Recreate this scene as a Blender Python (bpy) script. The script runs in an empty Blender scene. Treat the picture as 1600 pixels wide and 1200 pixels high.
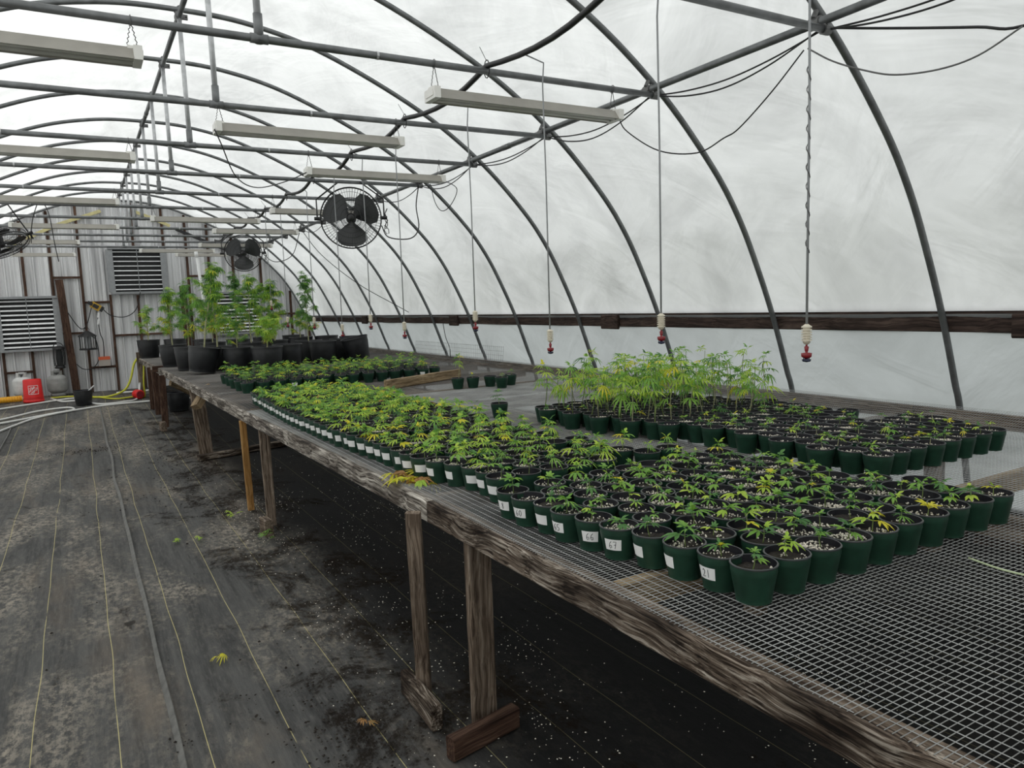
import bpy, math, random
from mathutils import Vector, Matrix, Quaternion, noise

random.seed(7)
S = bpy.context.scene
COL = S.collection
PI = math.pi

# ------------------------------------------------------------------ camera
cam_d = bpy.data.cameras.new('camera')
cam_d.sensor_width = 36.0
cam_d.lens = 1150 / 1600 * 36.0
cam_d.clip_start = 0.05
cam = bpy.data.objects.new('camera', cam_d)
COL.objects.link(cam)
_f = 1150.0
_Y = Vector((122 - 800, -(496 - 600), -_f)).normalized()
_X = Vector((1981, 104 + .036 * (1981 + 678), -_f))
_X = (_X - _Y * _X.dot(_Y)).normalized()
_Z = _X.cross(_Y)
cam.matrix_world = Matrix.Translation((0, 0, 1.6)) @ Matrix((_X, _Y, _Z)).to_4x4()
S.camera = cam

# ------------------------------------------------------------------ sky + exposure
W = bpy.data.worlds.new('overcast_sky')
S.world = W
W.use_nodes = True
bg = W.node_tree.nodes['Background']
# standard overcast sky: zenith three times as bright as the horizon
_n, _l = W.node_tree.nodes.new, W.node_tree.links.new
_tc = _n('ShaderNodeTexCoord'); _sp = _n('ShaderNodeSeparateXYZ'); _mr = _n('ShaderNodeMapRange')
_l(_tc.outputs['Generated'], _sp.inputs[0]); _l(_sp.outputs['Z'], _mr.inputs[0])
_mr.inputs[1].default_value = 0; _mr.inputs[2].default_value = 1; _mr.inputs[3].default_value = .333; _mr.inputs[4].default_value = 1
_vm = _n('ShaderNodeVectorMath'); _vm.operation = 'SCALE'; _vm.inputs[0].default_value = (.972, 1.0, .992)
_l(_mr.outputs[0], _vm.inputs['Scale']); _l(_vm.outputs[0], bg.inputs[0])
bg.inputs[1].default_value = 1.60
# sun veiled by the overcast, behind the camera to the left
sun_d = bpy.data.lights.new('veiled_sun', 'SUN'); sun_d.energy = 2.15; sun_d.angle = math.radians(50); sun_d.color = (1.0, .985, .955)
sun = bpy.data.objects.new('veiled_sun', sun_d); COL.objects.link(sun)
sun.rotation_euler = Vector((-.80, -.42, .55)).to_track_quat('Z', 'Y').to_euler()
S.view_settings.view_transform = 'Standard'
S.view_settings.look = 'None'
S.view_settings.exposure = 0.0
S.view_settings.gamma = 1.0
S.view_settings.use_curve_mapping = False


# ------------------------------------------------------------------ helpers
def smooth(a, b, t):
    t = max(0, min(1, (t - a) / (b - a)))
    return t * t * (3 - 2 * t)


def lerp_tab(tab, t):
    if t <= tab[0][0]: return tab[0][1]
    for (a, u), (b, v) in zip(tab, tab[1:]):
        if t <= b: return u + (v - u) * (t - a) / (b - a)
    return tab[-1][1]


class MB:
    def __init__(s):
        s.v = []; s.f = []; s.m = []

    def add(s, verts, faces, mi=0):
        o = len(s.v)
        s.v += [tuple(p) for p in verts]
        s.f += [tuple(i + o for i in q) for q in faces]
        s.m += [mi] * len(faces)
        return s

    def box(s, c, d, mi=0, R=None):
        x, y, z = d[0] / 2, d[1] / 2, d[2] / 2
        vs = [Vector((i * x, j * y, k * z)) for i in (-1, 1) for j in (-1, 1) for k in (-1, 1)]
        if R is not None: vs = [R @ p for p in vs]
        c = Vector(c)
        return s.add([p + c for p in vs], [(0, 1, 3, 2), (4, 6, 7, 5), (0, 4, 5, 1), (2, 3, 7, 6), (0, 2, 6, 4), (1, 5, 7, 3)], mi)

    def tube(s, pts, r, n=8, mi=0, cap=True, closed=False):
        pts = [Vector(p) for p in pts]
        N = len(pts); vs = []
        up = None
        for i, p in enumerate(pts):
            a = pts[(i - 1) % N] if (closed or i > 0) else p
            b = pts[(i + 1) % N] if (closed or i < N - 1) else p
            t = (b - a)
            if t.length < 1e-9: t = Vector((0, 0, 1))
            t.normalize()
            if up is None:
                up = Vector((0, 0, 1)) if abs(t.z) < .9 else Vector((1, 0, 0))
            u = (up - t * up.dot(t))
            if u.length < 1e-6: u = t.orthogonal()
            u.normalize(); w = t.cross(u); up = u
            rr = r[i] if isinstance(r, (list, tuple)) else r
            for k in range(n):
                a_ = 2 * PI * k / n
                vs.append(p + (u * math.cos(a_) + w * math.sin(a_)) * rr)
        fs = []
        M_ = N if closed else N - 1
        for i in range(M_):
            j = (i + 1) % N
            for k in range(n):
                l = (k + 1) % n
                fs.append((i * n + k, i * n + l, j * n + l, j * n + k))
        if cap and not closed:
            fs.append(tuple(range(n))[::-1]); fs.append(tuple((N - 1) * n + k for k in range(n)))
        return s.add(vs, fs, mi)

    def lathe(s, prof, n=24, mi=0, c=(0, 0, 0), axis=None):
        vs = []; c = Vector(c)
        for r, z in prof:
            for k in range(n):
                a = 2 * PI * k / n
                p = Vector((r * math.cos(a), r * math.sin(a), z))
                if axis is not None: p = axis @ p
                vs.append(p + c)
        fs = []
        for i in range(len(prof) - 1):
            for k in range(n):
                l = (k + 1) % n
                fs.append((i * n + k, i * n + l, (i + 1) * n + l, (i + 1) * n + k))
        return s.add(vs, fs, mi)

    def disc(s, r, z, n=24, mi=0, c=(0, 0, 0), R=None):
        vs = [Vector((r * math.cos(2 * PI * k / n), r * math.sin(2 * PI * k / n), z)) for k in range(n)]
        if R is not None: vs = [R @ p for p in vs]
        return s.add([p + Vector(c) for p in vs], [tuple(range(n))], mi)

    def mesh(s, name, mats, smooth_=False):
        me = bpy.data.meshes.new(name)
        me.from_pydata(s.v, [], s.f)
        if not isinstance(mats, (list, tuple)): mats = [mats]
        for m in mats: me.materials.append(m)
        if len(mats) > 1: me.polygons.foreach_set('material_index', s.m)
        if hasattr(s, 'sheet'):
            at = me.attributes.new('sheet', 'FLOAT_VECTOR', 'POINT'); at.data.foreach_set('vector', s.sheet)
        if smooth_: me.polygons.foreach_set('use_smooth', [True] * len(s.f))
        me.update()
        return me

    def build(s, name, mats, parent=None, loc=(0, 0, 0), rot=None, smooth_=False, world=False):
        return place(name, s.mesh(name, mats, smooth_), parent, loc, rot, world)


def place(name, me, parent=None, loc=(0, 0, 0), rot=None, world=False, scale=None):
    o = bpy.data.objects.new(name, me)
    COL.objects.link(o)
    l = Vector(loc)
    if parent is not None:
        o.parent = parent
        if world:
            q = parent
            while q is not None:
                l = l - q.location
                q = q.parent
    o.location = l
    if rot is not None:
        if isinstance(rot, Quaternion):
            o.rotation_mode = 'QUATERNION'; o.rotation_quaternion = rot
        else:
            o.rotation_euler = rot
    if scale is not None: o.scale = (scale, scale, scale) if not isinstance(scale, (tuple, list)) else scale
    return o


def tag(o, label=None, cat=None, group=None, kind=None):
    if label: o['label'] = label
    if cat: o['category'] = cat
    if group: o['group'] = group
    if kind: o['kind'] = kind
    return o


def thing(name, label, cat, loc=(0, 0, 0), rz=0, group=None):
    o = bpy.data.objects.new(name, None)
    o.empty_display_size = .05
    COL.objects.link(o)
    o.location = loc; o.rotation_euler = (0, 0, rz)
    return tag(o, label, cat, group)


def ordw(n):
    w = ['zeroth', 'first', 'second', 'third', 'fourth', 'fifth', 'sixth', 'seventh', 'eighth', 'ninth', 'tenth', 'eleventh', 'twelfth',
         'thirteenth', 'fourteenth', 'fifteenth', 'sixteenth', 'seventeenth', 'eighteenth', 'nineteenth', 'twentieth']
    if n <= 20: return w[n]
    t = {2: 'twenty', 3: 'thirty', 4: 'forty', 5: 'fifty'}[n // 10]
    if n % 10 == 0: return t[:-1] + 'ieth'
    return t + '-' + w[n % 10]


# ------------------------------------------------------------------ materials
def new_mat(name):
    m = bpy.data.materials.new(name); m.use_nodes = True
    nt = m.node_tree
    return m, nt, nt.nodes['Principled BSDF'], nt.nodes.new, nt.links.new


def plain(name, col, rough=.5, metal=0.0, var=0.0, scale=8.0, bump=0.0, spec=.5, coord='Object'):
    m, nt, P, N, L = new_mat(name)
    P.inputs['Base Color'].default_value = (*col, 1)
    P.inputs['Roughness'].default_value = rough
    P.inputs['Metallic'].default_value = metal
    P.inputs['Specular IOR Level'].default_value = spec
    tc = N('ShaderNodeTexCoord')
    nz = N('ShaderNodeTexNoise'); nz.inputs['Scale'].default_value = scale; nz.inputs['Detail'].default_value = 6
    L(tc.outputs[coord], nz.inputs['Vector'])
    if var > 0:
        mp = N('ShaderNodeMapRange'); mp.inputs[1].default_value = .3; mp.inputs[2].default_value = .7
        mp.inputs[3].default_value = 1 - var; mp.inputs[4].default_value = 1 + var
        L(nz.outputs['Fac'], mp.inputs[0])
        mx = N('ShaderNodeVectorMath'); mx.operation = 'SCALE'
        mx.inputs[0].default_value = col
        L(mp.outputs[0], mx.inputs['Scale'])
        L(mx.outputs[0], P.inputs['Base Color'])
    if bump > 0:
        b = N('ShaderNodeBump'); b.inputs['Strength'].default_value = bump; b.inputs['Distance'].default_value = .01
        L(nz.outputs['Fac'], b.inputs['Height']); L(b.outputs[0], P.inputs['Normal'])
    return m


def ramp(N, stops):
    r = N('ShaderNodeValToRGB')
    e = r.color_ramp.elements
    e[0].position, e[0].color = stops[0][0], (*stops[0][1], 1)
    e[1].position, e[1].color = stops[-1][0], (*stops[-1][1], 1)
    for p, c in stops[1:-1]:
        x = e.new(p); x.color = (*c, 1)
    return r


def wood(name, dark, mid, light, grain=1.0, rough=.8, bump=.5, stain=.4):
    """grain runs along local X"""
    m, nt, P, N, L = new_mat(name)
    tc = N('ShaderNodeTexCoord'); oi = N('ShaderNodeObjectInfo')
    off = N('ShaderNodeVectorMath'); off.operation = 'ADD'
    sc = N('ShaderNodeVectorMath'); sc.operation = 'SCALE'; sc.inputs[0].default_value = (7, 3, 5)
    L(oi.outputs['Random'], sc.inputs['Scale'])
    L(tc.outputs['Object'], off.inputs[0]); L(sc.outputs[0], off.inputs[1])
    # warp for knots
    wn = N('ShaderNodeTexNoise'); wn.inputs['Scale'].default_value = 3.0; wn.inputs['Detail'].default_value = 2
    L(off.outputs[0], wn.inputs['Vector'])
    ws = N('ShaderNodeVectorMath'); ws.operation = 'MULTIPLY_ADD'; ws.inputs[1].default_value = (.05, .075, .075)
    L(wn.outputs['Color'], ws.inputs[0]); L(off.outputs[0], ws.inputs[2])
    mp = N('ShaderNodeMapping'); mp.inputs['Scale'].default_value = (1.9 * grain, 72 * grain, 72 * grain)
    L(ws.outputs[0], mp.inputs['Vector'])
    g = N('ShaderNodeTexNoise'); g.inputs['Scale'].default_value = 1.0; g.inputs['Detail'].default_value = 8; g.inputs['Roughness'].default_value = .68
    L(mp.outputs[0], g.inputs['Vector'])
    big = N('ShaderNodeTexNoise'); big.inputs['Scale'].default_value = 4.5; big.inputs['Detail'].default_value = 5
    mp2 = N('ShaderNodeMapping'); mp2.inputs['Scale'].default_value = (.8, 2.6, 2.6)
    L(off.outputs[0], mp2.inputs['Vector']); L(mp2.outputs[0], big.inputs['Vector'])
    r = ramp(N, [(.36, dark), (.5, mid), (.63, light)])
    L(g.outputs['Fac'], r.inputs['Fac'])
    mp3 = N('ShaderNodeMapping'); mp3.inputs['Scale'].default_value = (5 * grain, 130 * grain, 130 * grain)
    L(ws.outputs[0], mp3.inputs['Vector'])
    ck = N('ShaderNodeTexNoise'); ck.inputs['Scale'].default_value = 1.0; ck.inputs['Detail'].default_value = 4
    L(mp3.outputs[0], ck.inputs['Vector'])
    r3 = ramp(N, [(.40, (.22, .19, .17)), (.47, (1, 1, 1))])
    L(ck.outputs['Fac'], r3.inputs['Fac'])
    r2 = ramp(N, [(.40, (.20, .165, .145)), (.60, (1.15, 1.15, 1.15))])
    L(big.outputs['Fac'], r2.inputs['Fac'])
    mx = N('ShaderNodeMixRGB'); mx.blend_type = 'MULTIPLY'; mx.inputs['Fac'].default_value = stain
    L(r.outputs[0], mx.inputs[1]); L(r2.outputs[0], mx.inputs[2])
    mx3 = N('ShaderNodeMixRGB'); mx3.blend_type = 'MULTIPLY'; mx3.inputs['Fac'].default_value = min(1, stain * 1.1)
    L(mx.outputs[0], mx3.inputs[1]); L(r3.outputs[0], mx3.inputs[2])
    L(mx3.outputs[0], P.inputs['Base Color'])
    P.inputs['Roughness'].default_value = rough; P.inputs['Specular IOR Level'].default_value = .2
    b = N('ShaderNodeBump'); b.inputs['Strength'].default_value = bump; b.inputs['Distance'].default_value = .006
    L(g.outputs['Fac'], b.inputs['Height']); L(b.outputs[0], P.inputs['Normal'])
    return m


def film_mat(name, tint, haze, refl=.2):
    m, nt, P, N, L = new_mat(name)
    out = nt.nodes['Material Output']
    tc = N('ShaderNodeTexCoord'); at = N('ShaderNodeAttribute'); at.attribute_name = 'sheet'
    n1 = N('ShaderNodeTexNoise'); n1.inputs['Scale'].default_value = 1.15; n1.inputs['Detail'].default_value = 7; n1.inputs['Roughness'].default_value = .6
    n1.inputs['Distortion'].default_value = .8
    L(tc.outputs['Object'], n1.inputs['Vector'])

    def wr(rot, sc, det, dist):
        mp = N('ShaderNodeMapping'); mp.inputs['Rotation'].default_value = (0, 0, rot)
        m2 = N('ShaderNodeMapping'); m2.inputs['Scale'].default_value = sc
        n = N('ShaderNodeTexNoise'); n.inputs['Scale'].default_value = 1.0; n.inputs['Detail'].default_value = det; n.inputs['Distortion'].default_value = dist
        L(at.outputs['Vector'], mp.inputs['Vector']); L(mp.outputs[0], m2.inputs['Vector']); L(m2.outputs[0], n.inputs['Vector'])
        return n.outputs['Fac']
    w1 = wr(.5, (.8, 3.4, 1), 3, .9); w2 = wr(-.8, (.9, 5.5, 1), 3, .7); w3 = wr(.1, (1.5, 1.2, 1), 4, 1.2)
    ms = wr(.3, (1.1, 1.1, 1), 2, 0)
    mr = N('ShaderNodeMapRange'); mr.inputs[1].default_value = .42; mr.inputs[2].default_value = .68
    L(ms, mr.inputs[0])
    mixh = N('ShaderNodeMix'); L(mr.outputs[0], mixh.inputs[0]); L(w1, mixh.inputs[2]); L(w2, mixh.inputs[3])
    ad = N('ShaderNodeMath'); ad.operation = 'MULTIPLY_ADD'; ad.inputs[1].default_value = 1.4
    L(w3, ad.inputs[0]); L(mixh.outputs[0], ad.inputs[2])
    r = ramp(N, [(.30, tuple(c * haze for c in tint)), (.58, tint), (.78, tuple(min(.97, c * 1.04) for c in tint))])
    L(n1.outputs['Fac'], r.inputs['Fac'])
    bp = N('ShaderNodeBump'); bp.inputs['Strength'].default_value = .45; bp.inputs['Distance'].default_value = .055
    L(ad.outputs[0], bp.inputs['Height'])
    tr = N('ShaderNodeBsdfTranslucent'); L(r.outputs[0], tr.inputs['Color']); L(bp.outputs[0], tr.inputs['Normal'])
    L(r.outputs[0], P.inputs['Base Color']); P.inputs['Roughness'].default_value = .45
    L(bp.outputs[0], P.inputs['Normal'])
    mx = N('ShaderNodeMixShader'); mx.inputs[0].default_value = refl
    L(tr.outputs[0], mx.inputs[1]); L(P.outputs[0], mx.inputs[2])
    L(mx.outputs[0], out.inputs['Surface'])
    return m


def leaf_mat(name, c1, c2, trans=.35):
    m, nt, P, N, L = new_mat(name)
    out = nt.nodes['Material Output']
    oi = N('ShaderNodeObjectInfo'); tc = N('ShaderNodeTexCoord')
    nz = N('ShaderNodeTexNoise'); nz.inputs['Scale'].default_value = 25
    L(tc.outputs['Object'], nz.inputs['Vector'])
    ad = N('ShaderNodeMath'); ad.operation = 'MULTIPLY_ADD'; ad.inputs[1].default_value = .6
    L(oi.outputs['Random'], ad.inputs[0])
    ml = N('ShaderNodeMath'); ml.operation = 'MULTIPLY'; ml.inputs[1].default_value = .4
    L(nz.outputs['Fac'], ml.inputs[0]); L(ml.outputs[0], ad.inputs[2])
    r = ramp(N, [(.1, c1), (.9, c2)])
    L(ad.outputs[0], r.inputs['Fac'])
    L(r.outputs[0], P.inputs['Base Color']); P.inputs['Roughness'].default_value = .45
    tr = N('ShaderNodeBsdfTranslucent')
    L(r.outputs[0], tr.inputs['Color'])
    mx = N('ShaderNodeMixShader'); mx.inputs[0].default_value = trans
    L(P.outputs[0], mx.inputs[1]); L(tr.outputs[0], mx.inputs[2]); L(mx.outputs[0], out.inputs['Surface'])
    return m


def ground_cloth():
    m, nt, P, N, L = new_mat('woven_ground_cloth')
    tc = N('ShaderNodeTexCoord'); sp = N('ShaderNodeSeparateXYZ')
    L(tc.outputs['Object'], sp.inputs[0])

    def nz(scale, det=6, vs=(1, 1, 1), rough=.6, dist=0):
        mp = N('ShaderNodeMapping'); mp.inputs['Scale'].default_value = vs
        n = N('ShaderNodeTexNoise'); n.inputs['Scale'].default_value = scale; n.inputs['Detail'].default_value = det
        n.inputs['Roughness'].default_value = rough; n.inputs['Distortion'].default_value = dist
        L(tc.outputs['Object'], mp.inputs['Vector']); L(mp.outputs[0], n.inputs['Vector'])
        return n.outputs['Fac']

    def mth(op, a, b, c=None):
        x = N('ShaderNodeMath'); x.operation = op
        for i, q in enumerate((a, b, c)):
            if q is None: continue
            if isinstance(q, (int, float)): x.inputs[i].default_value = q
            else: L(q, x.inputs[i])
        return x.outputs[0]

    def mix(fac, a, b):
        x = N('ShaderNodeMixRGB'); L(fac, x.inputs[0])
        for i, q in ((1, a), (2, b)):
            if isinstance(q, tuple): x.inputs[i].default_value = (*q, 1)
            else: L(q, x.inputs[i])
        return x.outputs[0]

    def stp(v, a, b):
        x = N('ShaderNodeMapRange'); x.interpolation_type = 'SMOOTHSTEP'
        L(v, x.inputs[0]); x.inputs[1].default_value = a; x.inputs[2].default_value = b
        return x.outputs[0]

    X = sp.outputs['X']
    weave = nz(1.0, 3, (420, 90, 1)); streak = nz(1.0, 6, (14, .9, 1), .72, .3); fine = nz(1.0, 6, (70, 9, 1), .7)
    base = mix(stp(streak, .3, .7), (.050, .050, .050), (.108, .107, .104))
    base = mix(mth('MULTIPLY', stp(fine, .45, .75), .7), base, (.145, .14, .132))
    base = mix(mth('MULTIPLY', stp(weave, .5, .8), .6), base, (.05, .05, .05))
    dust = nz(1.0, 9, (1.5, .6, 1), .7, .6)
    grit = nz(34, 7, (1, .6, 1), .78)
    df = mth('MULTIPLY', stp(dust, .44, .66), stp(grit, .42, .60))
    base = mix(mth('MULTIPLY', df, .85), base, (.38, .335, .275))
    rust = nz(.75, 8, (1.6, .5, 1), .65, .3)
    base = mix(mth('MULTIPLY', stp(rust, .50, .68), .55), base, (.215, .17, .13))
    # shade under the bench painted into the cloth colour, soft edge along X
    bench_shade = stp(mth('MULTIPLY_ADD', nz(1.6, 5, (1, .5, 1), .6), .5, X), 1.12, 1.62)
    base = mix(mth('MULTIPLY', bench_shade, .93), base, (.0062, .0062, .0066))
    # marker threads every 29 cm
    wob = mth('MULTIPLY_ADD', nz(.55, 2, (.2, 1, 1)), .05, X)
    fr = mth('FRACT', mth('MULTIPLY_ADD', wob, 1 / .287, .42), 0)
    ln = mth('LESS_THAN', mth('ABSOLUTE', mth('SUBTRACT', fr, .5), 0), .0055)
    lf = mth('MULTIPLY', ln, stp(nz(2.5, 4), .30, .42))
    base = mix(mth('MULTIPLY', mth('MULTIPLY', lf, .95), mth('SUBTRACT', 1.0, mth('MULTIPLY', bench_shade, .8))), base, (.50, .44, .22))
    # soil spilled beside the bench
    wet = nz(2.4, 9, (1, .75, 1), .75, .5)
    edge = mth('MULTIPLY', stp(X, .25, .80), mth('SUBTRACT', 1.0, stp(X, 1.15, 1.9)))
    wf = mth('MULTIPLY', stp(mth('MULTIPLY_ADD', edge, .13, wet), .585, .70), stp(grit, .36, .52))
    base = mix(mth('MULTIPLY', wf, .9), base, (.016, .012, .009))
    spot = nz(2.1, 6, (1, .9, 1), .6, .5)
    base = mix(mth('MULTIPLY', stp(spot, .665, .69), .85), base, (.018, .015, .012))
    L(base, P.inputs['Base Color'])
    ro = N('ShaderNodeMapRange'); L(wf, ro.inputs[0]); ro.inputs[3].default_value = .75; ro.inputs[4].default_value = .85
    so = N('ShaderNodeMapRange'); L(wf, so.inputs[0]); so.inputs[3].default_value = .12; so.inputs[4].default_value = .02
    L(so.outputs[0], P.inputs['Specular IOR Level'])
    L(ro.outputs[0], P.inputs['Roughness'])
    P.inputs['Specular IOR Level'].default_value = .12
    b = N('ShaderNodeBump'); b.inputs['Strength'].default_value = .5; b.inputs['Distance'].default_value = .012
    h = mth('MULTIPLY_ADD', streak, 1.0, mth('MULTIPLY', grit, .5))
    L(h, b.inputs['Height']); L(b.outputs[0], P.inputs['Normal'])
    return m


def corrugated():
    m, nt, P, N, L = new_mat('galvanised_sheet')
    tc = N('ShaderNodeTexCoord')
    mp = N('ShaderNodeMapping'); mp.inputs['Scale'].default_value = (14, 1, .5)
    n = N('ShaderNodeTexNoise'); n.inputs['Scale'].default_value = 1.0; n.inputs['Detail'].default_value = 6
    L(tc.outputs['Object'], mp.inputs['Vector']); L(mp.outputs[0], n.inputs['Vector'])
    r = ramp(N, [(.3, (.42, .42, .43)), (.5, (.70, .70, .71)), (.7, (.84, .85, .86))])
    L(n.outputs['Fac'], r.inputs['Fac']); L(r.outputs[0], P.inputs['Base Color'])
    P.inputs['Metallic'].default_value = .15; P.inputs['Roughness'].default_value = .5
    return m


M = {}
M['film'] = film_mat('greenhouse_film', (.86, .865, .86), .78)
M['curtain'] = film_mat('side_curtain_film', (.60, .625, .63), .84)
M['pipe'] = plain('galvanised_pipe', (.165, .172, .175), .42, .5, .25, 14)
M['pipe_light'] = plain('bright_galvanised_pipe', (.48, .49, .50), .4, .5, .2, 20)
M['clamp'] = plain('dull_clamp_steel', (.16, .16, .16), .5, .6, .2, 30)
M['old_wood'] = wood('weathered_grey_wood', (.026, .016, .011), (.15, .115, .088), (.46, .41, .35), 1.3, .8, .9, 1.0)
M['bleached_wood'] = wood('bleached_grey_wood', (.05, .042, .036), (.30, .27, .235), (.62, .58, .52), 1.2, .8, .8, .8)
M['grey_wood'] = wood('grey_brown_lumber', (.08, .055, .04), (.21, .16, .12), (.34, .28, .225), 1.0, .8, .5, .5)
M['new_wood'] = wood('orange_stained_lumber', (.24, .11, .03), (.42, .22, .07), (.55, .34, .14), .9, .6, .3, .3)
M['tan_wood'] = wood('tan_lumber', (.22, .15, .08), (.36, .26, .15), (.48, .38, .25), .9, .7, .3, .4)
M['brown_wood'] = wood('red_brown_studs', (.035, .018, .012), (.085, .046, .032), (.15, .09, .062), 1.0, .75, .4, .4)
M['board_wood'] = wood('dark_hip_board', (.018, .012, .010), (.05, .032, .026), (.095, .066, .054), 1.0, .7, .4, .4)
M['wire'] = plain('galvanised_mesh_wire', (.34, .345, .34), .45, .3, .25, 5)
M['rusty_wire'] = plain('dirty_mesh_wire', (.17, .16, .15), .6, .2, .35, 3)
M['fence_wire'] = plain('thin_fence_wire', (.20, .21, .21), .5, .4)
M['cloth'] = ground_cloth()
M['seam'] = plain('folded_cloth_edge', (.11, .108, .10), .6, 0, .3, 20)
M['pot_green'] = plain('dark_green_pot_plastic', (.017, .058, .036), .42, 0, .22, 30, 0, .5)
M['pot_lip'] = plain('black_pot_lip_plastic', (.035, .037, .040), .32, 0, .2, 40, 0, .6)
M['pot_in'] = plain('black_pot_inside_plastic', (.012, .012, .017), .4)
M['pot_black'] = plain('black_nursery_pot', (.016, .017, .019), .45, 0, .3, 12)
M['soil'] = plain('dark_potting_soil', (.018, .013, .009), .9, 0, .5, 60, .8)
M['perlite'] = plain('perlite_grains', (.82, .76, .66), .85, 0, .3, 200)
M['label'] = plain('white_label_paper', (.93, .93, .92), .6)
M['ink'] = plain('black_marker_ink', (.02, .02, .025), .6)
M['stem'] = plain('green_stem', (.18, .25, .07), .6, 0, .3, 40)
M['stem_pale'] = plain('pale_stem', (.36, .36, .20), .6, 0, .3, 40)
M['leaf_dark'] = leaf_mat('deep_green_leaf', (.065, .19, .05), (.14, .33, .08))
M['leaf_green'] = leaf_mat('green_leaf', (.15, .36, .05), (.31, .55, .09))
M['leaf_lime'] = leaf_mat('lime_leaf', (.36, .60, .06), (.60, .74, .10))
M['leaf_yellow'] = leaf_mat('yellow_leaf', (.70, .68, .04), (.88, .78, .06))
M['leaf_brown'] = leaf_mat('dry_orange_leaf', (.30, .13, .03), (.55, .34, .10), .2)
M['white_metal'] = plain('white_enamel', (.62, .61, .57), .4, 0, .08, 10)
M['fixture'] = plain('fixture_beige_enamel', (.31, .295, .26), .35, 0, .08, 10)
M['cap'] = plain('fixture_white_cap', (.80, .79, .75), .4)
M['chain'] = plain('dark_chain_steel', (.12, .12, .12), .4, .7)
M['black'] = plain('black_rubber', (.012, .012, .013), .5)
M['fan_black'] = plain('fan_black_paint', (.012, .012, .013), .35)
M['fan_blade'] = plain('fan_grey_blade', (.055, .058, .06), .4)
M['tube_grey'] = plain('grey_drip_tube', (.30, .31, .32), .5)
M['weight'] = plain('cream_weight_plastic', (.70, .64, .52), .5)
M['red'] = plain('dark_red_nozzle', (.22, .012, .018), .35)
M['navy'] = plain('dark_spinner', (.02, .025, .06), .35)
M['sheet'] = corrugated()
M['louver'] = plain('louver_aluminium', (.86, .87, .88), .35, .3, .1, 15)
M['louver_frame'] = plain('louver_frame_grey', (.30, .31, .32), .45, .3, .1, 15)
M['dark_void'] = plain('dark_fan_housing', (.02, .021, .022), .7)
M['bucket_red'] = plain('red_bucket_plastic', (.74, .012, .012), .4, 0, .06, 8)
M['white'] = plain('white_plastic', (.82, .82, .82), .4, 0, .06, 8)
M['tank_white'] = plain('worn_white_tank_paint', (.66, .66, .65), .45, 0, .15, 9)
M['tank_grey'] = plain('grey_tank_paint', (.30, .30, .29), .5, 0, .2, 9)
M['yellow_hose'] = plain('yellow_hose_vinyl', (.62, .62, .05), .4)
M['white_hose'] = plain('white_hose_vinyl', (.76, .76, .74), .4)
M['orange_duct'] = plain('orange_yellow_duct', (.85, .42, .02), .5)
M['work_yellow'] = plain('yellow_lamp_housing', (.60, .36, .03), .4)
M['red_box'] = plain('orange_box_top', (.70, .13, .05), .5)
M['card'] = plain('pale_cardboard', (.45, .40, .36), .8)
M['strip'] = plain('pale_yellow_strip', (.58, .52, .26), .6, 0, .15, 10)
M['grass'] = plain('grass_outside', (.07, .085, .045), .9, 0, .4, .8)
M['string'] = plain('pale_green_string', (.50, .58, .36), .6)

# ------------------------------------------------------------------ arch profile
HALF = [(0, 3.82), (.52, 3.79), (1.1, 3.645), (1.88, 3.29), (2.46, 2.90), (2.92, 2.46), (3.18, 2.12), (3.38, 1.75), (3.54, 1.40), (3.68, 1.03), (3.76, .80), (3.95, -.05)]
XC = .82


def catmull(pts, n):
    P_ = [Vector((p[0], p[1], 0)) for p in pts]
    P_ = [Vector((-pts[1][0], pts[1][1], 0))] + P_ + [P_[-1] * 2 - P_[-2]]
    out = []
    for i in range(1, len(P_) - 2):
        for k in range(n):
            t = k / n
            a, b, c, d = P_[i - 1], P_[i], P_[i + 1], P_[i + 2]
            q = .5 * ((2 * b) + (c - a) * t + (2 * a - 5 * b + 4 * c - d) * t * t + (3 * b - a - 3 * c + d) * t ** 3)
            out.append((q.x, q.y))
    out.append(pts[-1])
    return out


PROF = catmull(HALF, 8)             # right half, apex to foot, relative to XC


def prof_x(z):
    """half width at height z"""
    for (x0, z0), (x1, z1) in zip(PROF, PROF[1:]):
        if z1 <= z <= z0: return x0 + (x1 - x0) * (z0 - z) / (z0 - z1 + 1e-9)
    return PROF[-1][0] if z < 0 else 0


def prof_z(dx):
    dx = abs(dx)
    for (x0, z0), (x1, z1) in zip(PROF, PROF[1:]):
        if x0 <= dx <= x1: return z0 + (z1 - z0) * (dx - x0) / (x1 - x0 + 1e-9)
    return 0


HY = [-2.43, -1.21, .01, 1.23, 2.45, 3.67, 4.89, 6.10, 7.33, 8.5, 9.68, 10.85, 12.0, 13.12, 14.2, 15.3, 16.4]
YW = 16.5
ZB = .825


def zf(y): return .15 * smooth(8, 16.3, y)


# ------------------------------------------------------------------ setting: ground, floor, film
mb = MB(); mb.add([(-60, -60, -.06), (60, -60, -.06), (60, 80, -.06), (-60, 80, -.06)], [(0, 1, 2, 3)])
tag(mb.build('ground', M['grass']), kind='structure')

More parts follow.
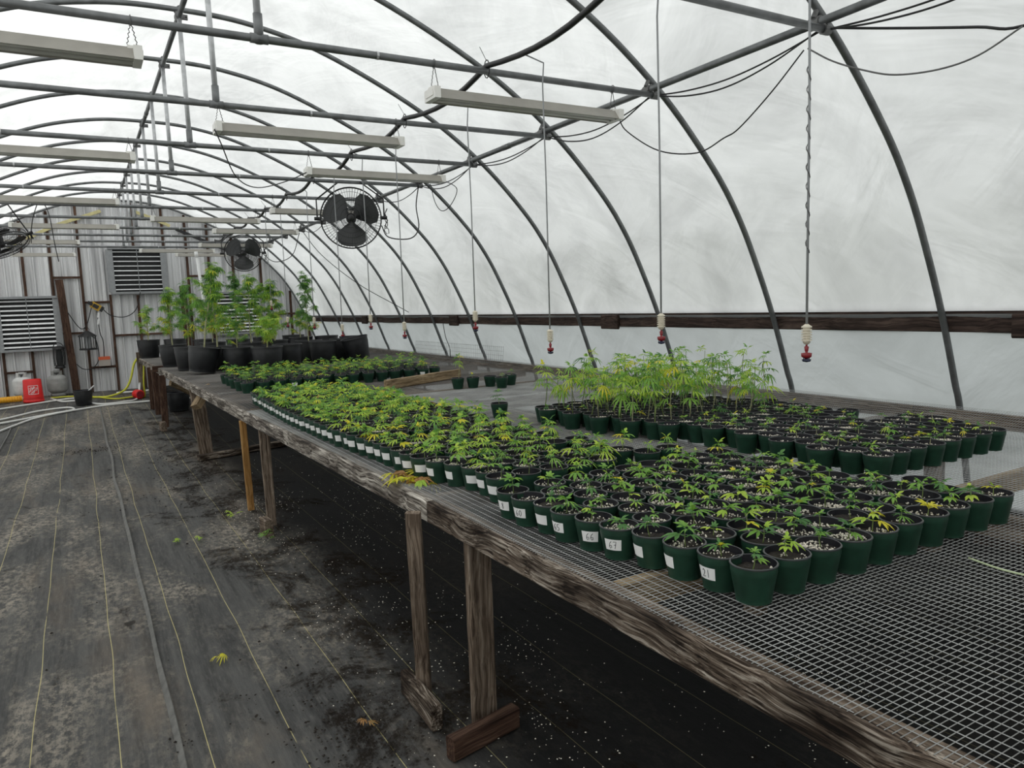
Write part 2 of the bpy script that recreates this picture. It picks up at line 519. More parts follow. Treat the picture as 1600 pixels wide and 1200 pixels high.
mb = MB()
nx, ny = 90, 220
x0, x1, y0, y1 = -3.1, 4.74, -2.5, 16.6
vs = []
for j in range(ny + 1):
    for i in range(nx + 1):
        x = x0 + (x1 - x0) * i / nx; y = y0 + (y1 - y0) * j / ny
        w = .010 * noise.noise((x * 2.2, y * .5, 3)) + .006 * noise.noise((x * 6, y * 1.1, 9))
        vs.append((x, y, zf(y) + w - .008))
mb.add(vs, [(j * (nx + 1) + i, j * (nx + 1) + i + 1, (j + 1) * (nx + 1) + i + 1, (j + 1) * (nx + 1) + i) for j in range(ny) for i in range(nx)])
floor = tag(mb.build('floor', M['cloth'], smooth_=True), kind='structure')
for px, amp, seed, ya, yb in ((.185, .018, 1, 1.5, 14.0), (-.95, .03, 5, 4.5, 12.8)):
    pts = []
    for i in range(70):
        y = ya + (yb - ya) * i / 69
        pts.append((px + amp * noise.noise((seed, y * .8, 0)), y, zf(y) + .004))
    b_ = MB()
    fv = []; ff = []
    for i, p in enumerate(pts):
        hgt = .012 + .010 * noise.noise((seed, p[1] * 2, 4))
        hgt *= .8; fv += [(p[0] - .016, p[1], p[2] - .010), (p[0] + .002, p[1], p[2] + hgt), (p[0] + .007, p[1], p[2] + hgt), (p[0] + .004, p[1], p[2] - .012)]
        if i:
            for k in range(3):
                a = (i - 1) * 4 + k; ff.append((a, a + 1, a + 5, a + 4))
    b_.add(fv, ff)
    b_.build('cloth_seam', M['seam'], floor, smooth_=True)


def film_surface(segs, ya, yb, off, sag, seed):
    """segs: list of (dx, z) profile points over the full width"""
    mb = MB(); ys = []
    hy = [y for y in HY if ya - .01 <= y <= yb + .01]
    if hy[0] > ya + .01: hy = [ya] + hy
    if hy[-1] < yb - .01: hy.append(yb)
    for a, b in zip(hy, hy[1:]):
        for k in range(16): ys.append((a + (b - a) * k / 16, k / 16))
    ys.append((hy[-1], 0))
    n = len(segs); vs = []; arc = [0.0]; sheet = []
    for p, q in zip(segs, segs[1:]): arc.append(arc[-1] + math.hypot(q[0] - p[0], q[1] - p[1]))
    for y, t in ys:
        for i, (dx, z) in enumerate(segs):
            a = segs[max(0, i - 1)]; b = segs[min(n - 1, i + 1)]
            nx_, nz_ = -(b[1] - a[1]), (b[0] - a[0])
            l = math.hypot(nx_, nz_) or 1
            nx_, nz_ = nx_ / l, nz_ / l            # points outward when running left to right over the top
            e = min(i, n - 1 - i) / n
            pin = min(1, e * 10)
            bul = off - sag * math.sin(PI * t) ** .8 * pin
            bul += pin * (.010 * noise.noise((dx * 2.1 + seed, y * 1.7, z * 2.1)) + .004 * noise.noise((dx * 8, y * 3 + seed, z * 8)))
            vs.append((XC + dx + nx_ * bul, y, z + nz_ * bul)); sheet += [y, arc[i], 0.0]
    mb.add(vs, [(j * n + i, j * n + i + 1, (j + 1) * n + i + 1, (j + 1) * n + i) for j in range(len(ys) - 1) for i in range(n - 1)])
    mb.sheet = sheet
    return mb


HIP = 1.445
upper = [p for p in PROF if p[1] > HIP] + [(prof_x(HIP), HIP)]
full = [(-x, z) for x, z in reversed(upper)] + upper[1:]
tag(film_surface(full, HY[0], YW, .026, -.13, 0).build('ceiling', M['film'], smooth_=True), kind='structure')
low = [(prof_x(HIP - .02 - (HIP - .24) * k / 14), HIP - .02 - (HIP - .24) * k / 14) for k in range(15)]
tag(film_surface(low, HY[0], YW, .035, .018, 5).build('wall_right', M['curtain'], smooth_=True), kind='structure')
lowl = [(-x, z) for x, z in reversed(low)]
tag(film_surface(lowl, HY[0], YW, .035, .018, 9).build('wall_left', M['curtain'], smooth_=True), kind='structure')
# closing wall behind the camera
mb = MB()
fv = [(XC + dx, HY[0] - .03, max(z, 0)) for dx, z in [(-x, z) for x, z in reversed(PROF)] + PROF[1:]]
mb.add(fv, [tuple(range(len(fv)))])
tag(mb.build('wall_front', M['film']), kind='structure')


# ------------------------------------------------------------------ boards
def board_mesh(L, w, h, mat, rough=.0, seed=0, ch=.004, name='board', seg=None):
    """length along X, w along Y, h along Z, centred"""
    mb = MB()
    c = min(ch, w * .3, h * .3)
    ring = [(-w / 2 + c, -h / 2), (w / 2 - c, -h / 2), (w / 2, -h / 2 + c), (w / 2, h / 2 - c), (w / 2 - c, h / 2), (-w / 2 + c, h / 2), (-w / 2, h / 2 - c), (-w / 2, -h / 2 + c)]
    n = seg or max(1, int(L / .06) if rough else 1)
    vs = []; fs = []
    for i in range(n + 1):
        x = -L / 2 + L * i / n
        for k, (y, z) in enumerate(ring):
            a = rough * noise.noise((x * 6 + seed, k * 3.1, seed * 2.3)) + rough * .6 * noise.noise((x * 22 + seed, k * 5.7, seed))
            b = rough * noise.noise((x * 5 + seed + 9, k * 2.7, seed))
            vs.append((x, y + a, z + b))
        if i:
            for k in range(8):
                l = (k + 1) % 8
                fs.append(((i - 1) * 8 + k, (i - 1) * 8 + l, i * 8 + l, i * 8 + k))
    fs.append(tuple(range(7, -1, -1))); fs.append(tuple(n * 8 + k for k in range(8)))
    mb.add(vs, fs)
    return mb.mesh(name, mat)


def board(name, a, b, w, h, mat, parent=None, up=(0, 0, 1), rough=0.0, ch=.004):
    a = Vector(a); b = Vector(b); d = b - a; L = d.length; d.normalize()
    up = Vector(up)
    y = up.cross(d)
    if y.length < 1e-4: y = Vector((0, 1, 0)).cross(d)
    y.normalize(); z = d.cross(y)
    R = Matrix((d, y, z)).transposed().to_quaternion()
    me = board_mesh(L, w, h, mat, rough, seed=random.random() * 50, ch=ch, name=name)
    return place(name, me, parent, (a + b) / 2, R, world=True)


# hip boards (dark, at eye level) with splice blocks
for side, s in (('right', 1), ('left', -1)):
    xb = XC + s * (prof_x(1.40) + .045)
    hb = tag(bpy.data.objects.new('trim_1' if s > 0 else 'trim_2', None), kind='structure'); COL.objects.link(hb)
    hb.location = (xb, 0, 0)
    ycuts = [-2.4, 1.95, 5.6, 9.0, 12.6, 16.45]
    for a, b in zip(ycuts, ycuts[1:]):
        board('hip_board', (xb, a + .004, 1.395), (xb, b - .004, 1.395), .034, .125, M['board_wood'], hb, rough=.001)
    board('film_clamp', (xb - s * .004, -2.4, 1.466), (xb - s * .004, 16.4, 1.466), .026, .014, M['white'], hb)
    for yc in ycuts[1:-1]:
        board('splice_block', (xb - s * .034, yc - .12, 1.375), (xb - s * .034, yc + .13, 1.375), .03, .135, M['board_wood'], hb, rough=.003, ch=.012)
    xl = XC + s * (prof_x(.12) + .03)
    bb = tag(board('baseboard_right' if s > 0 else 'baseboard_left', (xl, -2.4, .12), (xl, 16.4, .12), .04, .30, M['board_wood'], rough=.002), kind='structure')

# ------------------------------------------------------------------ arches, ridge, purlins, cross bars
arch_pts = [(-x, z) for x, z in reversed(PROF)] + PROF[1:]
arch_me = MB().tube([(dx, 0, z) for dx, z in arch_pts], .0195, 10).mesh('pipe_arch', M['pipe'], True)
vis0 = 4
for k, y in enumerate(HY):
    if k == 0: continue
    a = place('roof_arch', arch_me, None, (XC, y, 0))
    n = k - vis0 + 1
    if n >= 1:
        lab = 'grey steel pipe arch under the roof film, %s in view from the camera' % ordw(n) if k < len(HY) - 1 else 'grey steel pipe arch standing against the metal end wall'
    else:
        lab = 'grey steel pipe arch behind the near edge of the picture, %s back' % ordw(1 - n)
    tag(a, lab, 'pipe arch', 'pipe arches carrying the roof film')

yA, yB = HY[0] + .05, 16.42


def long_pipe(name, x, z, r, label):
    t = thing(name, label, 'pipe', (x, yA, z))
    # pipe lengths with sleeves where they meet
    ys = [yA, 1.9, 5.45, 9.1, 12.6, yB]
    for a, b in zip(ys, ys[1:]):
        MB().tube([(x, a, z), (x, b, z)], r, 10).build('pipe_length', M['pipe'], t, (0, 0, 0), world=True, smooth_=True)
    for y in ys[1:-1]:
        MB().tube([(x, y - .06, z), (x, y + .06, z)], r * 1.12, 10).build('sleeve', M['pipe'], t, (0, 0, 0), world=True, smooth_=True)
    return t


def brace_joint(t, x, y, z):
    """band clamp joining arch and long pipe"""
    m_ = MB()
    m_.tube([(x, y - .03, z), (x, y + .03, z)], .030, 10)
    m_.tube([(x - .02, y, z + .02), (x + .01, y, z + .075)], .014, 6)
    m_.box((x + .035, y, z), (.05, .018, .035))
    m_.tube([(x + .05, y - .03, z), (x + .05, y + .03, z)], .006, 6)
    m_.build('band_clamp', M['clamp'], t, (0, 0, 0), world=True)


rp = long_pipe('ridge_pipe', .83, 3.772, .019, 'straight grey ridge pipe running along the top of the roof')
pr = long_pipe('side_purlin', 3.20, 2.885, .021, 'grey purlin pipe along the right side of the roof')
pl = long_pipe('side_purlin', -1.56, 2.885, .021, 'grey purlin pipe along the left side of the roof')
for k, y in enumerate(HY):
    if k < 3: continue
    brace_joint(rp, .83, y, 3.772); brace_joint(pr, 3.2, y, 2.885)
    brace_joint(pl, -1.56, y, 2.885)

ZBAR = 2.845
for k, y in enumerate(HY[:-1]):
    if k < 3: continue
    n = k - vis0
    lab = ('grey cross bar pipe spanning the roof, %s from the camera, with upright to the ridge' % ordw(max(1, n + 1))) if k >= 4 else 'grey cross bar pipe overhead, just outside the picture'
    t = thing('cross_bar', lab, 'pipe', (.83, y, ZBAR), group='cross bars under the arches')
    yy = y - .045
    MB().tube([(-1.62, yy, ZBAR), (3.24, yy, ZBAR)], .0185, 10).build('bar_pipe', M['pipe'], t, world=True, smooth_=True)
    MB().tube([(.83, yy, ZBAR + .02), (.83, yy + .03, 3.75)], .0165, 10).build('upright', M['pipe_light'], t, world=True, smooth_=True)
    m_ = MB(); m_.tube([(.83, yy, ZBAR - .02), (.83, yy, ZBAR + .11)], .0215, 10); m_.tube([(.79, yy, ZBAR), (.87, yy, ZBAR)], .023, 10)
    m_.build('tee_fitting', M['pipe'], t, world=True, smooth_=True)
    for xx in (-.34, 1.4):
        MB().tube([(xx - .006, yy, ZBAR), (xx + .006, yy, ZBAR)], .0205, 10).build('joint_ring', M['pipe_light'], t, world=True)
    m_ = MB(); m_.tube([(3.19, yy, ZBAR), (3.235, yy, ZBAR)], .026, 10); m_.tube([(3.22, yy, ZBAR), (3.22, y, 2.885)], .010, 6)
    m_.build('end_clamp', M['clamp'], t, world=True)

# ------------------------------------------------------------------ end wall
wb = tag(bpy.data.objects.new('wall_back', None), kind='structure'); COL.objects.link(wb); wb.location = (0, YW, 0)
RIB = [(0, 0), (.010, .034), (.034, .034), (.044, 0), (.105, 0), (.108, .012), (.122, .012), (.126, 0), (.165, 0), (.168, .012), (.182, .012), (.186, 0)]
xp = -2.95
pn = 0
while xp < 4.65:
    pts = []
    for q in range(4):
        for dx, dy in RIB: pts.append((xp + q * .229 + dx, dy))
    pts.append((xp + 4 * .229, 0))
    m_ = MB(); vs = []
    wv = random.uniform(-.006, .006)
    for x, dy in pts:
        zt = max(.0, prof_z(x - XC) - .0) + .02
        vs += [(x, YW + .03 - dy + wv, zf(YW) - .04), (x, YW + .03 - dy + wv, zt)]
    fs = [(2 * i, 2 * i + 2, 2 * i + 3, 2 * i + 1) for i in range(len(pts) - 1)]
    # vertical clip at arch edge
    m_.add(vs, fs)
    m_.build('metal_panel', M['sheet'], wb, world=True)
    xp += 4 * .229; pn += 1
    if xp > 4.6: break
z0w = zf(YW) - .02
for x, zb_, zt in ((-2.2, 0, None), (-1.72, 0, None), (-1.25, 0, None), (-.80, 0, None), (-.36, 0, None), (.12, 0, None), (.58, 0, 2.02), (1.06, 0, 2.0), (1.06, 2.93, None), (1.60, 0, None), (2.02, 0, None), (2.43, 0, None), (2.9, 2.02, None), (3.46, 0, None), (4.05, 0, None), (4.42, 0, None)):
    zz = (prof_z(x - XC) - .02) if zt is None else zt
    lean = .0
    board('stud', (x, YW - .02, max(z0w, zb_)), (x, YW - .02, zz), .045, .045, M['brown_wood'], wb, up=(0, 1, 0), rough=.001)
for xa, xb_, z in ((-.36, .12, 2.36), (-.36, .12, 1.30), (.12, .58, 1.88), (.12, .58, .62), (.58, 1.06, 1.22), (1.06, 1.6, 1.22), (2.02, 2.43, 2.36), (3.46, 4.42, 1.52), (-1.25, -.8, .62), (1.6, 2.02, .9)):
    board('brace', (xa + .02, YW - .03, z), (xb_ - .02, YW - .03, z), .05, .04, M['brown_wood'], wb, rough=.001)
for s_, pts in ((1, [(.55, 3.62), (-.2, 3.34), (-1.0, 2.93)]), (1, [(1.15, 3.62), (1.45, 3.50), (1.75, 3.36)])):
    for (xa, za), (xb_, zb_) in zip(pts, pts[1:]):
        board('gable_strip', (xa, YW - .06, za), (xb_, YW - .06, zb_), .02, .06, M['strip'], wb)
board('gable_strip', (1.85, YW - .06, 3.30), (3.1, YW - .06, 2.75), .02, .06, M['black'], wb)

board_post = board('wall_post', (-.25, 16.36, 2.32), (-.14, 16.28, .14), .13, .07, M['brown_wood'], None, up=(0, 1, 0), rough=.002)
tag(board_post, 'dark red brown post leaning beside the lower left louver', 'post')
p2 = board('wall_post', (1.90, 16.38, .2), (1.88, 16.38, 2.16), .12, .07, M['brown_wood'], None, up=(0, 1, 0), rough=.002)
tag(p2, 'short dark red brown post on the end wall behind the tall plants', 'post')


def louver(name, x0, x1, z0, z1, n, label, dark):
    t = thing(name, label, 'louver', ((x0 + x1) / 2, YW - .1, z0))
    w = x1 - x0; yc = YW - .10
    f = .045
    for a, b in (((x0, yc, z0 + f / 2), (x1, yc, z0 + f / 2)), ((x0, yc, z1 - f / 2), (x1, yc, z1 - f / 2))):
        board('frame_rail', a, b, .12, f, M['louver_frame'], t)
    for xx in (x0 + f / 2, x1 - f / 2):
        board('frame_stile', (xx, yc, z0 + f), (xx, yc, z1 - f), .12, f, M['louver_frame'], t, up=(0, 1, 0))
    MB().box(((x0 + x1) / 2, yc + .055, (z0 + z1) / 2), (w - .06, .01, z1 - z0 - .06)).build('dark_backing', M['dark_void'], t, world=True)
    pitch = (z1 - z0 - 2 * f) / n
    me = MB().box((0, 0, 0), (w - 2 * f - .004, .006, pitch * dark)).mesh('slat', M['louver'])
    for i in range(n):
        place('slat', me, t, ((x0 + x1) / 2, yc - .01, z0 + f + pitch * (i + .5)), (math.radians(-40 + random.uniform(-4, 4)), 0, 0), world=True)
    MB().tube([((x0 + x1) / 2, yc - .045, z0 + f), ((x0 + x1) / 2, yc - .045, z1 - f)], .006, 6).build('link_rod', M['louver_frame'], t, world=True)
    return t


louver('wall_louver', -1.30, -.31, 1.0, 2.02, 11, 'aluminium louver low on the end wall above the propane tanks', .42)
louver('wall_louver', .60, 1.60, 2.02, 2.93, 9, 'aluminium louver high in the middle of the end wall', .24)
louver('wall_louver', 2.45, 3.45, 1.12, 2.02, 11, 'aluminium louver half hidden behind the tall potted plants', .5)

# ------------------------------------------------------------------ bench
EDGE = [(-.5, 1.165), (1, 1.14), (2.77, 1.133), (6.0, 1.05), (9.04, 1.0), (15.1, .88)]


def ex(y): return lerp_tab(EDGE, y)


XBK = 4.47


def zb_at(x): return ZB + .06 * smooth(4.2, 4.5, x)


def wire_mesh(ya, yb, dx, dy, parent, r):
    mb = MB()

    def bar(pts):
        n = 3
        vs = []; fs = []
        for i, p in enumerate(pts):
            a = pts[max(0, i - 1)]; b = pts[min(len(pts) - 1, i + 1)]
            t = (Vector(b) - Vector(a)).normalized(); u = Vector((0, 0, 1)); w = t.cross(u).normalized()
            for k in range(n):
                an = PI / 2 + 2 * PI * k / n
                vs.append(Vector(p) + (u * math.sin(an) + w * math.cos(an)) * r)
            if i:
                for k in range(n):
                    l = (k + 1) % n
                    fs.append(((i - 1) * n + k, (i - 1) * n + l, i * n + l, i * n + k))
        mb.add(vs, fs)

    def wob(x, y): return .0035 * noise.noise((x * 2.3, y * 2.3, 1.7)) - .001
    y = ya + .004; i = 0
    while y < yb:
        xs = ex(y) + .022
        N = 16
        bar([(xs + (XBK - xs) * k / N, y + .0022 * noise.noise((k * .9, i * .05, 0)) + .0008 * noise.noise((k, i, 3)), zb_at(xs + (XBK - xs) * k / N) + wob(xs + (XBK - xs) * k / N, y)) for k in range(N + 1)])
        y += dy; i += 1
    x = 0.90; i = 0
    while x < XBK:
        ys = [ya + (yb - ya) * k / 40 for k in range(41)]
        pts = [(x + .003 * noise.noise((i * .05, yy * .7, 5)), yy, zb_at(x) + wob(x, yy) + r) for yy in ys if x > ex(yy) + .024]
        if len(pts) > 1: bar(pts)
        x += dx; i += 1
    o = mb.build('wire_mesh', M['wire' if ya < 1 else 'rusty_wire'], parent, world=True)
    tag(o, 'welded galvanised wire mesh top', kind='stuff')
    return o


def bench(label, cuts, joists, leg_ys, near):
    y0_, y1_ = cuts[0], cuts[-1]
    t = thing('plant_bench', label, 'bench', (2.8, (y0_ + y1_) / 2, 0))
    for a, b in zip(cuts, cuts[1:]):
        board('front_rail', (ex(a) + .019, a + .003, ZB - .048), (ex(b) + .019, b - .003, ZB - .048), .038, .088, M['old_wood' if a < 1 else 'bleached_wood'], t, rough=.0022, ch=.006)
        board('inner_rail', (ex(a) + .062, a + .003, ZB - .05), (ex(b) + .062, b - .003, ZB - .05), .036, .08, M['grey_wood'], t, rough=.001)
        board('back_rail', (XBK - .02, a + .003, ZB - .0), (XBK - .02, b - .003, ZB - .0), .038, .088, M['grey_wood'], t)
        board('middle_rail', (2.8, a + .003, ZB - .09), (2.8, b - .003, ZB - .09), .038, .088, M['grey_wood'], t)
    for y in joists:
        board('joist', (ex(y) + .085, y, ZB - .05), (XBK - .04, y, ZB - .05), .038, .085, M['tan_wood'] if y in (.3, 1.56, 6.15) else M['grey_wood'], t)
    for y in leg_ys:
        for x in (2.84, 4.40):
            board('leg', (x, y, zf(y) - .01), (x, y, ZB - .1), .085, .085, M['grey_wood'], t, up=(0, 1, 0), rough=.001)
    wire_mesh(y0_, y1_, .030, .0147 if near else .022, t, .00108 if near else .0011)
    return t


b1 = bench('near weathered wooden bench with wire mesh top holding the seedling pots', [-.5, 2.66, 6.0], [.3, 1.56, 2.75, 3.97, 5.2, 5.9], [.4, 2.5, 5.6], True)
b2 = bench('far weathered wooden bench carrying the big black pots near the end wall', [6.0, 8.9, 12.0, 15.05], [6.15, 7.3, 8.5, 9.7, 10.9, 12.1, 13.3, 14.9], [8.8, 11.3, 14.8], False)

# front legs with their own look
board('leg', (1.085, 2.66, 0.01), (1.05, 2.60, ZB - .02), .058, .034, M['grey_wood'], b1, up=(.6, .8, 0), rough=.0015)
board('leg', (1.20, 2.36, 0.01), (1.20, 2.36, ZB - .07), .095, .04, M['grey_wood'], b1, up=(-.0, 1, 0), rough=.0012)
board('leg', (1.115, 5.60, .0), (1.10, 5.60, ZB - .09), .045, .04, M['grey_wood'], b1, up=(0, 1, 0), rough=.001)
board('leg', (1.14, 5.57, .0), (1.135, 5.57, ZB - .09), .02, .05, M['grey_wood'], b1, up=(0, 1, 0), rough=.001)
board('prop', (1.075, 6.12, zf(6.1)), (1.06, 6.12, ZB - .09), .05, .04, M['new_wood'], b2, up=(0, 1, 0), rough=.001)
board('leg', (1.12, 8.85, zf(8.8) - .01), (1.06, 8.80, ZB - .06), .14, .09, M['grey_wood'], b2, up=(0, 1, 0), rough=.0015)
board('corner_block', (1.00, 8.45, .60), (1.16, 8.60, .80), .07, .11, M['tan_wood'], b2, up=(0, 1, .3), rough=.001)
board('leg', (.92, 11.2, zf(11.2) - .01), (.93, 11.2, ZB - .06), .085, .04, M['brown_wood'], b2, up=(0, 1, 0), rough=.001)
board('leg', (.95, 12.45, zf(12.4) - .01), (.94, 12.45, ZB - .06), .10, .10, M['brown_wood'], b2, up=(0, 1, 0), rough=.001)
board('leg', (.93, 13.1, zf(13.1) - .01), (.93, 13.1, ZB - .06), .10, .08, M['brown_wood'], b2, up=(0, 1, 0), rough=.001)
board('end_post', (.90, 15.0, zf(15) - .01), (.90, 15.0, .93), .10, .09, M['grey_wood'], b2, up=(0, 1, 0), rough=.001)
board('diagonal_brace', (1.0, 10.9, ZB - .14), (1.35, 11.3, .45), .04, .09, M['tan_wood'], b2, rough=.001)
board('end_cap', (.87, 11.95, ZB - .02), (1.02, 11.95, ZB - .02), .05, .09, M['brown_wood'], b2, rough=.001)


def block(a, b, w, h, mat, label, up=(0, 0, 1)):
    o = board('lumber_block', a, b, w, h, mat, None, up=up, rough=.003, ch=.006)
    return tag(o, label, 'lumber')


block((1.045, 2.76, .05), (1.035, 2.43, .05), .045, .10, M['old_wood'], 'weathered lumber block on the floor under the thin near bench leg')
block((1.00, 2.24, .04), (1.30, 2.30, .04), .05, .085, M['brown_wood'], 'dark brown lumber block under the wide near bench leg')
block((1.035, 5.44, .055), (1.045, 5.30, .055), .06, .12, M['grey_wood'], 'small square lumber block beside the middle bench leg')
block((1.0, 8.55, zf(8.5) + .03), (2.6, 9.0, zf(8.8) + .03), .09, .06, M['old_wood'], 'long low sill board lying under the far bench leg')
block((.86, 11.0, zf(11) + .05), (.87, 10.84, zf(11) + .05), .07, .12, M['grey_wood'], 'little lumber block at the foot of the thin far leg')
block((2.40, 6.45, ZB + .05), (3.40, 6.93, ZB + .05), .04, .09, M['tan_wood'], 'tan timber lying on the mesh in front of the far seedling pots')

# ------------------------------------------------------------------ leaves and seedlings
def leaf_geo(mb, n, L, wid, droop, spread, petiole, mi=0, T=None, jag=True, stem_mi=None, rnd=random):
    """palmate leaf leaving the origin along +X"""
    T = T or Matrix.Identity(4)
    pe = Vector((petiole * .96, 0, petiole * .25))
    if petiole > 0:
        r = .0009
        vs = [T @ Vector((0, -r, 0)), T @ Vector((0, r, 0)), T @ (pe + Vector((0, r, 0))), T @ (pe + Vector((0, -r, 0))), T @ Vector((0, 0, r * 1.8)), T @ (pe + Vector((0, 0, r * 1.8)))]
        mb.add(vs, [(0, 1, 2, 3), (0, 3, 5, 4), (1, 4, 5, 2)], mi if stem_mi is None else stem_mi)
    for i in range(n):
        u = (i - (n - 1) / 2) / max(1, (n - 1) / 2)
        ang = u * spread
        ll = L * (1 - .48 * abs(u) ** 1.4) * rnd.uniform(.92, 1.06)
        ww = wid * (1 - .3 * abs(u))
        d = Vector((math.cos(ang), math.sin(ang), 0)); s = Vector((-d.y, d.x, 0))
        dr = droop * rnd.uniform(.8, 1.2)

        def pt(t, side, lift):
            z = -dr * ll * t * t + lift
            return T @ (pe + d * (ll * t) + s * (ww * side) + Vector((0, 0, z)))
        f = ww * .35
        vs = [pt(0, 0, 0), pt(.28, .62, f), pt(.28, 0, 0), pt(.28, -.62, f), pt(.6, 1.0, f * 1.1), pt(.6, 0, 0), pt(.6, -1.0, f * 1.1), pt(.84, .5, f * .6), pt(.84, -.5, f * .6), pt(1, 0, 0)]
        fs = [(0, 2, 1), (0, 3, 2), (1, 2, 5, 4), (2, 3, 6, 5), (4, 5, 9, 7), (5, 6, 8, 9)]
        mb.add(vs, fs, mi)


LV = [(3, .044, .0100, .15, .9), (5, .046, .0078, .35, 1.25), (5, .048, .0070, .55, 1.35), (7, .054, .0046, .40, 1.7), (7, .058, .0042, .75, 1.45)]   # leaflets, length, width, droop, spread
LEAVES = {}
for col in ('dark', 'green', 'lime', 'yellow', 'brown'):
    LEAVES[col] = []
    for v in range(5):
        mb = MB(); r_ = random.Random(v * 7 + 1)
        n = LV[v][0]
        leaf_geo(mb, n, LV[v][1], LV[v][2], LV[v][3], LV[v][4], .016, rnd=r_)
        LEAVES[col].append(mb.mesh('leaf', M['leaf_' + col]))


def mix_col(w):
    t = random.random() * sum(w.values())
    for k, v in w.items():
        t -= v
        if t <= 0: return k
    return k


def plan_seedling(h, nodes, size, cols, droop=0.0, top=True, vs=(1, 2, 3, 3, 4), start=.30):
    """returns list of (z, azimuth, pitch, scale, colour, variant)"""
    out = []
    az = random.uniform(0, 2 * PI)
    for i in range(nodes):
        t = (i + 1) / nodes
        z = h * (start + (1 - start) * t)
        for s in (0, 1):
            if random.random() < .12: continue
            pitch = random.uniform(-.15, .45) * (1.2 if t > .6 else .7) - droop * (1 - t)
            sc = size * random.uniform(.75, 1.2) * (1.0 if t < .9 else .8)
            out.append((z, az + PI * s + random.uniform(-.35, .35), pitch, sc, mix_col(cols), random.choice(vs)))
        az += PI / 2 + random.uniform(-.3, .3)
    if top:
        for s in (0, 1):
            out.append((h * 1.02, az + PI * s, random.uniform(.5, .95), size * random.uniform(.45, .75), mix_col(cols), random.choice((0, 1))))
    return out


def stem_mesh(h, r, bend, mat):
    pts = []
    for i in range(5):
        t = i / 4
        pts.append((bend * math.sin(t * 2.2) * h * .08, bend * t * t * h * .05, t * h))
    return MB().tube(pts, [r, r, r * .9, r * .8, r * .55], 6).mesh('seedling', mat, True)


STEMS = {}


def stem_for(h, pale=False):
    key = (round(h, 2), pale, random.randrange(2))
    if key not in STEMS:
        STEMS[key] = stem_mesh(max(.015, key[0]), .0016 if h < .15 else .0028, (-1, 1)[key[2]], M['stem_pale' if pale else 'stem'])
    return STEMS[key]


FOL = {}


def foliage_mesh(key, h, nodes, size, cols, pale=False):
    """one-mesh seedling for pots too far away to show single leaves"""
    if key in FOL: return FOL[key]
    mb = MB()
    names = ['dark', 'green', 'lime', 'yellow', 'brown']
    mb.tube([(0, 0, 0), (.004, .002, h * .5), (0, 0, h)], [.0022, .002, .0012], 5, 5)
    for z, az, pt, sc, c, v in plan_seedling(h, nodes, size, cols):
        T = Matrix.Translation((0, 0, z)) @ Matrix.Rotation(az, 4, 'Z') @ Matrix.Rotation(-pt, 4, 'Y') @ Matrix.Scale(sc, 4)
        leaf_geo(mb, LV[v][0], LV[v][1], LV[v][2], LV[v][3], LV[v][4], .016, names.index(c), T)
    FOL[key] = mb.mesh('seedling', [M['leaf_' + c] for c in names] + [M['stem']])
    return FOL[key]


# ------------------------------------------------------------------ pots
PR, PH = .0605, .100


def pot_mesh(R, H, mats, base=.74, lip=.0045, n=28):
    mb = MB()
    rb = R * base
    prof_out = [(rb * .9, .0), (rb, .002), (rb * 1.015, H * .14), (rb * 1.03, H * .15), (rb + (R - rb) * .80, H * .77), (R * .958, H * .78), (R * .965, H * .955)]
    mb.lathe(prof_out, n, 0)
    mb.lathe([(R * .965, H * .955), (R, H * .955), (R, H * .985), (R - lip * .4, H), (R - lip, H * .995)], n, 1)
    mb.lathe([(R - lip, H * .995), (R * .91, H * .80), (rb * .96, H * .2)], n, 2)
    mb.disc(rb * .9, .001, n, 0)
    return mb.mesh('pot', mats, True)


def sharp(me, deg=35):
    try:
        me.set_sharp_from_angle(angle=math.radians(deg))
    except Exception:
        pass
    return me


POT = sharp(pot_mesh(PR, PH, [M['pot_green'], M['pot_lip'], M['pot_in']]))


def soil_mesh(R, bits, seed, size=.0026):
    r_ = random.Random(seed); mb = MB(); n = 20
    vs = [(0, 0, .004)]
    for k, rr in enumerate((.35, .7, 1.0)):
        for i in range(n):
            a = 2 * PI * i / n
            vs.append((R * rr * math.cos(a), R * rr * math.sin(a), r_.uniform(-.0025, .0035) - (.002 if k == 2 else 0)))
    fs = [(0, 1 + i, 1 + (i + 1) % n) for i in range(n)]
    for k in range(2):
        for i in range(n):
            j = (i + 1) % n
            fs.append((1 + k * n + i, 1 + (k + 1) * n + i, 1 + (k + 1) * n + j, 1 + k * n + j))
    mb.add(vs, fs, 0)
    for _ in range(bits):
        a = r_.uniform(0, 2 * PI); q = R * math.sqrt(r_.random()) * .95
        if r_.random() < .35: a = seed + r_.gauss(0, .5)
        s = size * r_.uniform(.5, 1.5)
        c = Vector((q * math.cos(a), q * math.sin(a), .003 + s * .3))
        dv = [Vector((1, 0, 0)), Vector((0, 1, 0)), Vector((-1, 0, 0)), Vector((0, -1, 0)), Vector((0, 0, .8)), Vector((0, 0, -.8))]
        Rm = Matrix.Rotation(r_.uniform(0, 3), 3, 'Z') @ Matrix.Rotation(r_.uniform(0, 3), 3, 'X')
        mb.add([c + Rm @ d * (s * r_.uniform(.7, 1.2)) for d in dv], [(0, 1, 4), (1, 2, 4), (2, 3, 4), (3, 0, 4), (1, 0, 5), (2, 1, 5), (3, 2, 5), (0, 3, 5)], 1)
    return mb.mesh('potting_soil', [M['soil'], M['perlite']])


SOILS = [soil_mesh(PR * .915, b_, i, .0032) for i, b_ in enumerate((55, 80, 30, 110, 12, 70))]

